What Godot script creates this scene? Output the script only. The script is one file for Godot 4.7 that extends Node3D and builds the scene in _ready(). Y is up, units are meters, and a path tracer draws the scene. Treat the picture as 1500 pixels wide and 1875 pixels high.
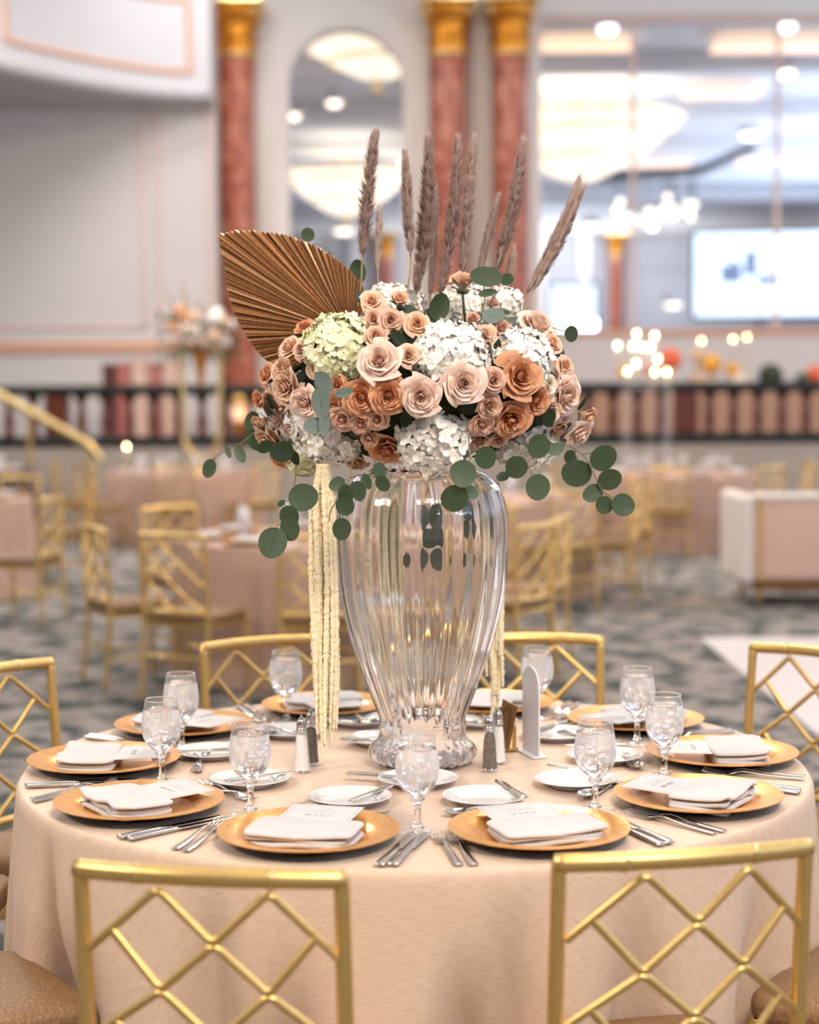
extends Node3D
# Ballroom set for a reception: a round table with a tall glass urn of flowers, tables behind it,
# a raised balustraded platform and a mirrored wall. Metres, y up; the main table stands at the origin.

var M := {}
var used := {}
var rng := RandomNumberGenerator.new()

func _ready():
	rng.seed = 77
	# ---- camera
	var cam := Camera3D.new()
	cam.name = "camera"
	add_child(cam)
	var att := CameraAttributesPhysical.new()
	att.frustum_focal_length = 53.0
	att.frustum_focus_distance = 3.42
	att.exposure_aperture = 1.75
	att.frustum_near = 0.05
	att.frustum_far = 200.0
	cam.attributes = att
	cam.fov = rad_to_deg(2.0 * atan(937.5 / 3125.0))
	cam.position = Vector3(-0.0077, 1.5619, 3.704)
	cam.rotation = Vector3(-0.0667, 0, -0.006)
	cam.current = true
	# ---- surroundings and exposure
	var env := Environment.new()
	env.background_mode = Environment.BG_COLOR
	env.background_color = Color(0.0, 0.0, 0.0)
	env.tonemap_mode = Environment.TONE_MAPPER_LINEAR
	env.tonemap_exposure = 1.1
	env.sdfgi_enabled = true
	env.ssao_enabled = true
	env.ssil_enabled = true
	var we := WorldEnvironment.new()
	we.name = "surroundings"
	we.environment = env
	add_child(we)
	# ---- large lights: the glow of the ceiling coves, warm overhead and cooler towards the screens
	var warm := Color(1.0, 0.90, 0.80)
	var soft := Color(1.0, 0.95, 0.89)
	var plain := Color(1.0, 0.985, 0.98)
	area("cove_light", Vector3(1.7, 8.05, 0.4), Vector3(-90, 0, 0), Vector2(3.8, 5.0), soft, 6.0)
	area("cove_light", Vector3(1.6, 8.05, -6.2), Vector3(-90, 0, 0), Vector2(2.4, 2.4), soft, 2.0)
	area("cove_light", Vector3(-5.6, 8.05, -5.0), Vector3(-90, 0, 0), Vector2(3.2, 3.2), soft, 6.0)
	area("cove_light", Vector3(1.2, 8.05, -13.6), Vector3(-90, 0, 0), Vector2(2.0, 2.0), warm, 58.0)
	area("cove_light", Vector3(-5.8, 8.05, -14.0), Vector3(-90, 0, 0), Vector2(3.2, 3.2), plain, 84.0)
	area("cove_light", Vector3(11.5, 8.05, -15.0), Vector3(-90, 0, 0), Vector2(3.2, 3.2), plain, 64.0)
	# unseen soft lights added as front fill, right and left above the camera
	area("added_fill_light", Vector3(1.35, 4.9, 4.3), Vector3(-38, 16, 0), Vector2(1.6, 1.2), Color(1.0, 0.94, 0.87), 24.0)
	area("added_fill_light", Vector3(-4.4, 4.6, 2.9), Vector3(-31, -56, 0), Vector2(1.6, 1.2), Color(1.0, 0.94, 0.87), 17.0)
	area("added_back_light", Vector3(1.4, 6.9, -6.6), Vector3(-43, 190, 0), Vector2(2.0, 1.4), Color(1.0, 0.89, 0.76), 15.0)  # unseen back light, added for glints and shadows towards the camera
	area("added_wash_light", Vector3(-0.9, 8.05, -19.6), Vector3(-70, 0, 0), Vector2(4.0, 0.8), plain, 34.0)  # unseen lamp, added to brighten the arch wall and columns
	for p in [Vector3(12.5, 2.25, -13.0), Vector3(12.5, 2.25, -6.0), Vector3(12.5, 2.25, 1.0), Vector3(-12.5, 2.25, -2.0)]:
		area("added_uplight", p, Vector3(90, 0, 0), Vector2(1.0, 1.0), Color(0.84, 0.90, 1.0), 66.0)  # unseen uplights, added to brighten the ceiling the mirrors show
	area("screen_light", Vector3(11.5, 4.7, 6.9), Vector3(0, 8, 0), Vector2(4.0, 0.5), Color(0.78, 0.88, 1.0), 6.0)
	area("added_wash_light", Vector3(5.0, 7.6, 8.0), Vector3(-35, 180, 0), Vector2(9.0, 1.0), Color(0.92, 0.95, 1.0), 60.0)  # unseen lamp, added to lighten the far wall in the mirrors
	area("screen_light", Vector3(5.4, 3.9, 6.9), Vector3(0, 0, 0), Vector2(1.4, 0.3), Color(0.78, 0.88, 1.0), 2.0)
	make_materials()
	build_room()
	build_background()
	build_table()
	build_settings()
	build_centrepiece()
	build_flowers()

func area(called, at, turn, size, color, energy):
	var l := AreaLight3D.new()
	l.name = called
	l.position = at
	l.rotation_degrees = turn
	l.area_size = size
	l.light_color = color
	l.light_energy = energy
	l.area_range = 60.0
	l.area_attenuation = 2.0
	l.shadow_enabled = true
	add_child(l, true)
	return l

func lamp(called, at, color, energy, size, parent = null):
	var l := OmniLight3D.new()
	l.name = called
	l.position = at
	l.light_color = color
	l.light_energy = energy
	l.light_size = size
	l.omni_range = 40.0
	l.omni_attenuation = 2.0
	l.shadow_enabled = true
	(parent if parent else self).add_child(l, true)

# ---------------------------------------------------------------- names, things, parts
func numbered(called):
	var k = used.get(called, 0)
	used[called] = k + 1
	return called if k == 0 else "%s_%03d" % [called, k]

func thing(called, label, category, at = Vector3.ZERO, turn = 0.0, group = ""):
	var o := Node3D.new()
	o.name = numbered(called)
	o.position = at
	o.rotation.y = turn
	add_child(o)
	tag(o, label, category, group)
	return o

func tag(o, label, category, group = ""):
	o.set_meta("label", label)
	o.set_meta("category", category)
	if group != "":
		o.set_meta("group", group)
	return o

func part(parent, called, mesh, mat, at = Vector3.ZERO):
	var o := MeshInstance3D.new()
	o.name = called
	o.mesh = mesh
	o.material_override = mat
	o.position = at
	parent.add_child(o, true)
	return o

func solo(called, mesh, mat, label, category, at = Vector3.ZERO, turn = 0.0, group = ""):
	var o := MeshInstance3D.new()
	o.name = numbered(called)
	o.mesh = mesh
	o.material_override = mat
	o.position = at
	o.rotation.y = turn
	add_child(o)
	tag(o, label, category, group)
	return o

func struct(called, mesh, mat, label = "", category = ""):
	var o := MeshInstance3D.new()
	o.name = called
	o.mesh = mesh
	o.material_override = mat
	add_child(o, true)
	o.set_meta("kind", "structure")
	if label != "":
		o.set_meta("label", label)
	if category != "":
		o.set_meta("category", category)
	return o

func copy(src, called, label, at, turn, group = ""):
	var o = src.duplicate()
	o.name = numbered(called)
	add_child(o)
	o.position = at
	o.rotation = Vector3(0, turn, 0)
	o.set_meta("label", label)
	if group != "":
		o.set_meta("group", group)
	return o

# ---------------------------------------------------------------- mesh builder
class MB:
	var v := PackedVector3Array()
	var c := PackedColorArray()
	var uv := PackedVector2Array()
	var ix := PackedInt32Array()
	var xf := Transform3D()
	var tint := Color(1, 1, 1)
	var colored := false

	func put(p: Vector3) -> int:
		v.append(xf * p)
		if colored:
			c.append(tint)
		return v.size() - 1

	func tri(a: int, b: int, d: int):
		ix.append(a); ix.append(b); ix.append(d)

	# rows of points; the surface faces along (next in row) x (next row)
	func sheet(rows: Array, wrap := false):
		var n: int = rows[0].size()
		var first := v.size()
		for row in rows:
			for p in row:
				put(p)
		var last := n if wrap else n - 1
		for j in rows.size() - 1:
			for i in last:
				var a := first + j * n + i
				var b := first + j * n + (i + 1) % n
				var d := b + n
				var e := a + n
				tri(a, d, b)
				tri(a, e, d)

	func lathe(prof: Array, seg := 32, flute = null):
		var rows := []
		var cs := []
		for i in seg:
			cs.append(Vector2(cos(TAU * i / seg), -sin(TAU * i / seg)))
		for j in prof.size():
			var q: Vector2 = prof[j]
			var row := PackedVector3Array()
			for i in seg:
				var k := q.x
				if flute != null:
					k *= flute.call(TAU * i / seg, j)
				row.append(Vector3(k * cs[i].x, q.y, k * cs[i].y))
			rows.append(row)
		sheet(rows, true)

	func tube(pts: Array, rad, sides := 8, caps := true, flat := 1.0):
		var rows := []
		var t0: Vector3 = (pts[1] - pts[0]).normalized()
		var nrm := t0.cross(Vector3.UP)
		if nrm.length() < 0.05:
			nrm = t0.cross(Vector3.RIGHT)
		nrm = nrm.normalized()
		for k in pts.size():
			var t: Vector3 = (pts[mini(k + 1, pts.size() - 1)] - pts[maxi(k - 1, 0)]).normalized()
			nrm = (nrm - t * nrm.dot(t)).normalized()
			var bin := t.cross(nrm)
			var r: float = rad[k] if rad is Array else rad
			var row := PackedVector3Array()
			for i in sides:
				var a := TAU * i / sides
				row.append(pts[k] + (nrm * cos(a) + bin * sin(a) * flat) * r)
			rows.append(row)
		if caps:
			for e in 2:
				var cap := PackedVector3Array()
				for i in sides:
					cap.append(pts[0] if e == 0 else pts[-1])
				if e == 0:
					rows.push_front(cap)
				else:
					rows.append(cap)
		sheet(rows, true)

	func face(pts: Array, mid: Vector3):
		var nrm: Vector3 = (pts[1] - pts[0]).cross(pts[2] - pts[0])
		var cen: Vector3 = (pts[0] + pts[1] + pts[2]) / 3.0
		var p := pts.duplicate()
		if nrm.dot(cen - mid) > 0.0:
			p.reverse()
		var k := []
		for q in p:
			k.append(put(q))
		for i in range(1, k.size() - 1):
			tri(k[0], k[i], k[i + 1])

	# a block with chamfered edges
	func block(mid: Vector3, size: Vector3, ch := 0.004):
		var h := size / 2.0
		var s := [-1.0, 1.0]
		for ax in 3:
			var u := (ax + 1) % 3
			var w := (ax + 2) % 3
			for d in s:
				var q := []
				for e in [[-1, -1], [1, -1], [1, 1], [-1, 1]]:
					var p := Vector3.ZERO
					p[ax] = d * h[ax]
					p[u] = e[0] * (h[u] - ch)
					p[w] = e[1] * (h[w] - ch)
					q.append(mid + p)
				face(q, mid)
				if ch <= 0.0:
					continue
				for g in s:
					var edge := []
					for e in [[0, -1], [0, 1], [1, 1], [1, -1]]:
						var p := Vector3.ZERO
						p[ax] = d * (h[ax] if e[0] == 0 else h[ax] - ch)
						p[u] = g * (h[u] - ch if e[0] == 0 else h[u])
						p[w] = e[1] * (h[w] - ch)
						edge.append(mid + p)
					face(edge, mid)
		if ch > 0.0:
			for a in s:
				for b in s:
					for d in s:
						face([mid + Vector3(a * h.x, b * (h.y - ch), d * (h.z - ch)), mid + Vector3(a * (h.x - ch), b * h.y, d * (h.z - ch)), mid + Vector3(a * (h.x - ch), b * (h.y - ch), d * h.z)], mid)

	# a bar of flattened round section along z: stations of [z, half width, half height, height of its middle]
	func bar(st: Array, sides := 10):
		var rows := []
		for k in st.size() + 2:
			var q = st[clampi(k - 1, 0, st.size() - 1)]
			var f := 0.0 if k == 0 or k == st.size() + 1 else 1.0
			var row := PackedVector3Array()
			for i in sides:
				var a := TAU * i / sides
				row.append(Vector3(q[1] * f * cos(a), q[3] + q[2] * f * sin(a), q[0]))
			rows.append(row)
		sheet(rows, true)

	func done() -> ArrayMesh:
		var n := PackedVector3Array()
		n.resize(v.size())
		for i in range(0, ix.size(), 3):
			var a := ix[i]
			var b := ix[i + 1]
			var d := ix[i + 2]
			var f := (v[d] - v[a]).cross(v[b] - v[a])
			n[a] += f
			n[b] += f
			n[d] += f
		for i in n.size():
			n[i] = n[i].normalized() if n[i].length_squared() > 0.0 else Vector3.UP
		var arr := []
		arr.resize(Mesh.ARRAY_MAX)
		arr[Mesh.ARRAY_VERTEX] = v
		arr[Mesh.ARRAY_NORMAL] = n
		if colored:
			arr[Mesh.ARRAY_COLOR] = c
		if uv.size() == v.size():
			arr[Mesh.ARRAY_TEX_UV] = uv
		arr[Mesh.ARRAY_INDEX] = ix
		var m := ArrayMesh.new()
		m.add_surface_from_arrays(Mesh.PRIMITIVE_TRIANGLES, arr)
		return m

func smooth(pts: Array, per := 6) -> Array:
	# a Catmull-Rom curve through Vector2 or Vector3 points
	var out := []
	for i in pts.size() - 1:
		var p0 = pts[maxi(i - 1, 0)]
		var p1 = pts[i]
		var p2 = pts[i + 1]
		var p3 = pts[mini(i + 2, pts.size() - 1)]
		for k in per:
			out.append(p1.cubic_interpolate(p2, p0, p3, float(k) / per))
	out.append(pts[-1])
	return out

func rounded(pts: Array, r: float) -> Array:
	# a polyline whose corners are rounded off
	var out := [pts[0]]
	for i in range(1, pts.size() - 1):
		var a: Vector3 = pts[i]
		var d0: Vector3 = (pts[i - 1] - a).normalized() * r
		var d1: Vector3 = (pts[i + 1] - a).normalized() * r
		for k in 5:
			var t := k / 4.0
			out.append((a + d0).lerp(a, t).lerp(a.lerp(a + d1, t), t))
	out.append(pts[-1])
	return out

func block_mesh(size: Vector3, ch := 0.01, mid := Vector3.ZERO) -> ArrayMesh:
	var b := MB.new()
	b.block(mid, size, ch)
	return b.done()

func span(a: Vector3, b: Vector3, ch := 0.0) -> ArrayMesh:
	var m := MB.new()
	m.block((a + b) / 2.0, (b - a).abs(), ch)
	return m.done()

func lathe_mesh(prof: Array, seg := 32) -> ArrayMesh:
	var b := MB.new()
	b.lathe(prof, seg)
	return b.done()

func tube_mesh(pts: Array, rad, sides := 8) -> ArrayMesh:
	var b := MB.new()
	b.tube(pts, rad, sides)
	return b.done()

# ---------------------------------------------------------------- materials
func mat(color: Color, rough := 0.6, metal := 0.0) -> StandardMaterial3D:
	var m := StandardMaterial3D.new()
	m.albedo_color = color
	m.roughness = rough
	m.metallic = metal
	return m

func noise_tex(freq: float, colors: Array, kind := FastNoiseLite.TYPE_SIMPLEX_SMOOTH, octaves := 4, warp := 0.0, size := 512, sd := 5) -> NoiseTexture2D:
	var n := FastNoiseLite.new()
	n.seed = sd
	n.noise_type = kind
	n.frequency = freq
	n.fractal_octaves = octaves
	if warp > 0.0:
		n.domain_warp_enabled = true
		n.domain_warp_amplitude = warp
		n.domain_warp_frequency = freq * 1.4
	var g := Gradient.new()
	var offs := PackedFloat32Array()
	var cols := PackedColorArray()
	for q in colors:
		offs.append(q[0])
		cols.append(q[1])
	g.offsets = offs
	g.colors = cols
	var t := NoiseTexture2D.new()
	t.width = size
	t.height = size
	t.seamless = true
	t.noise = n
	t.color_ramp = g
	return t

func textured(tex: Texture2D, scale: Vector3, rough := 0.7, metal := 0.0, world := false) -> StandardMaterial3D:
	var m := mat(Color.WHITE, rough, metal)
	m.albedo_texture = tex
	m.uv1_triplanar = true
	m.uv1_world_triplanar = world
	m.uv1_scale = scale
	return m

func petal_mat(color: Color) -> StandardMaterial3D:
	var m := mat(color, 0.62)
	m.vertex_color_use_as_albedo = true
	m.backlight_enabled = true
	m.backlight = Color(0.30, 0.28, 0.25)
	m.metallic_specular = 0.3
	return m

func glow(color: Color, energy: float) -> StandardMaterial3D:
	var m := mat(Color(0.8, 0.8, 0.8), 0.5)
	m.emission_enabled = true
	m.emission = color
	m.emission_energy_multiplier = energy
	return m

func glass(ior := 1.5) -> StandardMaterial3D:
	var m := mat(Color(1, 1, 1, 0.0), 0.0)
	m.refraction_enabled = true
	m.refraction_scale = (ior - 1.0) / 10.0
	return m

func make_materials():
	var c1 := Color(0.70, 0.575, 0.475)
	var c2 := Color(0.845, 0.74, 0.645)
	M.cloth = textured(noise_tex(0.05, [[0.0, c1], [0.30, c1.lerp(c2, 0.55)], [0.42, c1.lerp(c2, 0.88)], [0.52, c2], [1.0, c2.lightened(0.06)]], FastNoiseLite.TYPE_SIMPLEX_SMOOTH, 3, 0.0, 1024), Vector3(0.42, 13.0, 1), 0.62)
	M.cloth.uv1_triplanar = false
	M.cloth.rim_enabled = true
	M.cloth.rim = 0.25
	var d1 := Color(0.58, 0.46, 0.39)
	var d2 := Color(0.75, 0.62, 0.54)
	M.cloth_bg_shaded = textured(noise_tex(0.05, [[0.0, d1], [0.42, d1.lerp(d2, 0.8)], [0.55, d2], [1.0, d2.lightened(0.05)]]), Vector3(0.42, 13.0, 1), 0.7)  # the same blush cloth darkened, background shade put into its colour
	M.cloth_bg_shaded.uv1_triplanar = false
	M.cloth_dark = textured(noise_tex(0.05, [[0.0, Color(0.22, 0.21, 0.22)], [1.0, Color(0.36, 0.35, 0.36)]]), Vector3(4, 0.6, 4), 0.8)
	var teal := Color(0.165, 0.205, 0.20)
	var cream := Color(0.53, 0.495, 0.47)
	M.carpet = textured(noise_tex(0.011, [[0.0, teal], [0.36, teal.lerp(cream, 0.10)], [0.44, teal.lerp(cream, 0.5)], [0.52, cream], [0.62, Color(0.47, 0.44, 0.415)], [0.72, cream.lightened(0.1)], [1.0, Color(0.42, 0.40, 0.36)]], FastNoiseLite.TYPE_SIMPLEX_SMOOTH, 4, 60.0, 1024, 11), Vector3(0.27, 0.27, 0.27), 0.95, 0.0, true)
	M.marble = textured(noise_tex(0.012, [[0.0, Color(0.46, 0.22, 0.15)], [0.4, Color(0.63, 0.34, 0.25)], [0.65, Color(0.72, 0.43, 0.33)], [1.0, Color(0.84, 0.63, 0.53)]], FastNoiseLite.TYPE_SIMPLEX_SMOOTH, 5, 40.0), Vector3(0.5, 0.5, 0.5), 0.25)
	M.baluster = textured(noise_tex(0.02, [[0.0, Color(0.22, 0.09, 0.06)], [0.5, Color(0.34, 0.14, 0.09)], [1.0, Color(0.45, 0.22, 0.15)]], FastNoiseLite.TYPE_SIMPLEX_SMOOTH, 4, 30.0), Vector3(1.5, 1.5, 1.5), 0.3)
	M.dark_marble = textured(noise_tex(0.02, [[0.0, Color(0.05, 0.06, 0.055)], [0.7, Color(0.12, 0.14, 0.13)], [1.0, Color(0.32, 0.33, 0.31)]], FastNoiseLite.TYPE_SIMPLEX_SMOOTH, 5, 50.0), Vector3(1, 1, 1), 0.3)
	M.wall = textured(noise_tex(0.02, [[0.0, Color(0.80, 0.775, 0.76)], [1.0, Color(0.82, 0.795, 0.78)]]), Vector3(0.8, 0.8, 0.8), 0.8)
	M.cream = textured(noise_tex(0.02, [[0.0, Color(0.90, 0.88, 0.855)], [1.0, Color(0.92, 0.90, 0.875)]]), Vector3(0.8, 0.8, 0.8), 0.7)
	M.cool = textured(noise_tex(0.02, [[0.0, Color(0.74, 0.735, 0.745)], [1.0, Color(0.77, 0.765, 0.775)]]), Vector3(0.8, 0.8, 0.8), 0.7)
	M.ceiling = textured(noise_tex(0.02, [[0.0, Color(0.85, 0.865, 0.885)], [1.0, Color(0.87, 0.885, 0.905)]]), Vector3(0.6, 0.6, 0.6), 0.9)
	M.peach = mat(Color(0.82, 0.63, 0.52), 0.6)
	M.gold_leaf = textured(noise_tex(0.03, [[0.0, Color(0.55, 0.30, 0.06)], [0.5, Color(0.85, 0.55, 0.16)], [1.0, Color(0.98, 0.78, 0.36)]]), Vector3(2, 2, 2), 0.38, 0.75)
	M.gold = mat(Color(0.84, 0.71, 0.45), 0.33, 0.9)
	M.gold_bright = mat(Color(0.93, 0.82, 0.58), 0.28, 0.9)
	M.chair_gold = textured(noise_tex(0.03, [[0.0, Color(0.84, 0.70, 0.42)], [1.0, Color(0.91, 0.78, 0.52)]]), Vector3(6, 6, 6), 0.36, 0.88)
	M.plate_gold = textured(noise_tex(0.018, [[0.0, Color(0.86, 0.59, 0.29)], [0.5, Color(0.91, 0.67, 0.37)], [1.0, Color(0.95, 0.75, 0.47)]], FastNoiseLite.TYPE_SIMPLEX_SMOOTH, 4, 50.0), Vector3(5, 5, 5), 0.27, 0.62)
	M.plate_under = mat(Color(0.10, 0.055, 0.03), 0.45)
	M.seat = textured(noise_tex(0.05, [[0.0, Color(0.42, 0.30, 0.18)], [0.5, Color(0.49, 0.36, 0.22)], [0.6, Color(0.56, 0.43, 0.28)], [1.0, Color(0.63, 0.50, 0.35)]], FastNoiseLite.TYPE_CELLULAR, 2, 20.0), Vector3(6, 6, 6), 0.55)
	M.steel = mat(Color(0.80, 0.78, 0.76), 0.16, 1.0)
	M.china = mat(Color(0.88, 0.87, 0.86), 0.12)
	M.china.clearcoat_enabled = true
	M.china.clearcoat = 0.5
	M.china.clearcoat_roughness = 0.05
	M.napkin = textured(noise_tex(0.2, [[0.0, Color(0.755, 0.745, 0.745)], [1.0, Color(0.785, 0.775, 0.775)]]), Vector3(9, 9, 9), 0.85)
	M.card = mat(Color(0.79, 0.78, 0.78), 0.75)
	M.ink = mat(Color(0.54, 0.51, 0.49), 0.8)
	M.glass = glass(1.5)
	M.crystal = glass(1.5)
	M.water = glass(1.33)
	M.ice = glass(1.31)
	M.frost = mat(Color(0.95, 0.95, 0.96, 0.38), 0.75)
	M.frost.transparency = BaseMaterial3D.TRANSPARENCY_ALPHA
	M.thin_glass = mat(Color(1, 1, 1, 0.06), 0.02)
	M.thin_glass.transparency = BaseMaterial3D.TRANSPARENCY_ALPHA
	M.acrylic = mat(Color(0.93, 0.93, 0.945, 0.80), 0.45)
	M.acrylic.transparency = BaseMaterial3D.TRANSPARENCY_ALPHA
	M.salt = textured(noise_tex(0.3, [[0.0, Color(0.86, 0.84, 0.83)], [1.0, Color(0.96, 0.95, 0.94)]]), Vector3(20, 20, 20), 0.9)
	M.pepper = textured(noise_tex(0.12, [[0.0, Color(0.12, 0.09, 0.07)], [0.5, Color(0.34, 0.27, 0.21)], [0.7, Color(0.62, 0.54, 0.45)], [1.0, Color(0.75, 0.67, 0.57)]], FastNoiseLite.TYPE_CELLULAR, 1), Vector3(9, 9, 9), 0.9)
	M.chrome = mat(Color(0.72, 0.69, 0.66), 0.22, 1.0)
	M.leaf = mat(Color(0.22, 0.29, 0.195), 0.55)
	M.leaf.backlight_enabled = true
	M.leaf.backlight = Color(0.12, 0.16, 0.07)
	M.leaf_grey = mat(Color(0.37, 0.43, 0.40), 0.6)
	M.leaf_grey.backlight_enabled = true
	M.leaf_grey.backlight = Color(0.14, 0.17, 0.12)
	M.leaf_dark = mat(Color(0.13, 0.20, 0.10), 0.5)
	M.stem = mat(Color(0.45, 0.44, 0.30), 0.7)
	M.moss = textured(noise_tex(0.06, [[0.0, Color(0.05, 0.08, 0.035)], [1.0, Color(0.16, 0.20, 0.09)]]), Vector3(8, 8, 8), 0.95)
	M.palm = textured(noise_tex(0.03, [[0.0, Color(0.62, 0.46, 0.31)], [0.5, Color(0.74, 0.57, 0.41)], [1.0, Color(0.85, 0.70, 0.55)]]), Vector3(12, 12, 12), 0.28, 0.42)
	M.plume = mat(Color(1, 1, 1), 0.9)
	M.plume.vertex_color_use_as_albedo = true
	M.plume.backlight_enabled = true
	M.plume.backlight = Color(0.5, 0.42, 0.38)
	M.straw = mat(Color(0.66, 0.55, 0.42), 0.8)
	M.amaranth = textured(noise_tex(0.2, [[0.0, Color(0.93, 0.86, 0.69)], [1.0, Color(0.985, 0.94, 0.82)]]), Vector3(14, 14, 14), 0.9)
	M.blush = petal_mat(Color(0.95, 0.855, 0.795))
	M.mauve = petal_mat(Color(0.875, 0.72, 0.63))
	M.peach_rose = petal_mat(Color(0.93, 0.775, 0.66))
	M.terracotta = petal_mat(Color(0.87, 0.645, 0.495))
	M.tan = petal_mat(Color(0.90, 0.77, 0.665))
	M.ivory = petal_mat(Color(0.96, 0.93, 0.865))
	M.white_flower = petal_mat(Color(0.985, 0.975, 0.95))
	M.green_flower = petal_mat(Color(0.94, 0.945, 0.80))
	M.mirror = mat(Color(0.93, 0.93, 0.94), 0.0, 1.0)
	M.frame = mat(Color(0.84, 0.74, 0.70), 0.5)
	M.white = mat(Color(0.93, 0.91, 0.90), 0.45)
	M.floor_white = mat(Color(0.80, 0.775, 0.765), 0.35)
	M.sofa_white = textured(noise_tex(0.1, [[0.0, Color(0.84, 0.80, 0.77)], [1.0, Color(0.90, 0.87, 0.84)]]), Vector3(6, 6, 6), 0.85)
	M.sofa_blush = textured(noise_tex(0.1, [[0.0, Color(0.80, 0.66, 0.59)], [1.0, Color(0.86, 0.73, 0.66)]]), Vector3(6, 6, 6), 0.85)
	M.buffet_cloth = textured(noise_tex(0.05, [[0.0, Color(0.64, 0.49, 0.40)], [1.0, Color(0.72, 0.57, 0.48)]]), Vector3(4, 0.6, 4), 0.8)
	M.riser = textured(noise_tex(0.02, [[0.0, Color(0.58, 0.54, 0.50)], [1.0, Color(0.62, 0.58, 0.54)]]), Vector3(0.8, 0.8, 0.8), 0.7)
	M.wood = textured(noise_tex(0.02, [[0.0, Color(0.42, 0.27, 0.11)], [1.0, Color(0.62, 0.43, 0.20)]]), Vector3(6, 40, 6), 0.4, 0.45)
	M.black = mat(Color(0.05, 0.05, 0.055), 0.5)
	M.coral = mat(Color(0.90, 0.42, 0.26), 0.7)
	M.amber = mat(Color(0.93, 0.68, 0.25), 0.7)
	M.rose_box = mat(Color(0.70, 0.42, 0.38), 0.7)
	M.wine = mat(Color(0.34, 0.15, 0.13), 0.6)
	M.flame = glow(Color(1.0, 0.84, 0.62), 40.0)
	M.cove = glow(Color(1.0, 0.80, 0.62), 1.3)
	M.dome = glow(Color(1.0, 0.96, 0.90), 1.3)
	M.chandelier = glow(Color(1.0, 0.93, 0.82), 1.3)
	M.bulb = glow(Color(1.0, 0.95, 0.86), 3.0)
	M.spot = glow(Color(0.95, 0.98, 1.0), 4.0)
	M.spot_dim = glow(Color(0.86, 0.91, 1.0), 1.2)
	M.screen = glow(Color(0.82, 0.92, 1.0), 1.5)
	M.slide = mat(Color(0.55, 0.60, 0.70), 0.6)

# ---------------------------------------------------------------- the room
func column(at: Vector3, h: float, label: String):
	var t = thing("column", label, "column", at)
	var r = 0.268
	part(t, "pedestal", span(Vector3(-0.4, 0, -0.4), Vector3(0.4, 0.5, 0.4), 0.02), M.cream)
	part(t, "base", lathe_mesh(smooth([Vector2(0, 0.5), Vector2(0.38, 0.5), Vector2(0.4, 0.56), Vector2(0.36, 0.62), Vector2(0.33, 0.66), Vector2(0.34, 0.7), Vector2(r, 0.74), Vector2(0, 0.74)], 3), 32), M.gold)
	part(t, "shaft", lathe_mesh([Vector2(0, 0.73), Vector2(r, 0.73), Vector2(r, h - 0.95), Vector2(r * 0.97, h - 0.78), Vector2(0, h - 0.78)], 40), M.marble)
	part(t, "necking", lathe_mesh(smooth([Vector2(0, h - 0.84), Vector2(r + 0.02, h - 0.84), Vector2(r + 0.05, h - 0.81), Vector2(r + 0.02, h - 0.78), Vector2(0, h - 0.78)], 3), 32), M.gold_bright)
	part(t, "bell", lathe_mesh(smooth([Vector2(0, h - 0.79), Vector2(r - 0.01, h - 0.79), Vector2(r + 0.01, h - 0.4), Vector2(r + 0.12, h - 0.1), Vector2(0, h - 0.09)], 4), 32), M.gold_leaf)
	for ring in 2:
		for k in 8:
			var b = MB.new()
			var rows = []
			var y0 = h - 0.78 + ring * 0.26
			for j in 7:
				var f = j / 6.0
				var row = PackedVector3Array()
				for i in 5:
					var s = (i - 2) / 2.0
					var w = 0.095 * (1.0 - 0.55 * f * f)
					row.append(Vector3(s * w, y0 + 0.3 * f - 0.05 * pow(f, 6.0) * 2.0, r + 0.02 + 0.03 * f + 0.1 * pow(f, 4.0) - 0.02 * s * s))
				rows.append(row)
			b.sheet(rows)
			var leaf = part(t, "acanthus_leaf", b.done(), M.gold_leaf)
			leaf.rotation.y = TAU * (k + ring * 0.5) / 8
	for k in 4:
		var pts = []
		for j in 22:
			var a = j * 0.42
			var q = 0.11 - 0.0046 * j
			pts.append(Vector3(0, h - 0.2 + q * cos(a), r + 0.13 + q * sin(a) * 0.8))
		var vol = part(t, "volute", tube_mesh(pts, 0.022, 6), M.gold_bright)
		vol.rotation.y = TAU * (k + 0.5) / 4
	part(t, "abacus", span(Vector3(-0.42, h - 0.09, -0.42), Vector3(0.42, h, 0.42), 0.02), M.gold_bright)
	return t

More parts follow.
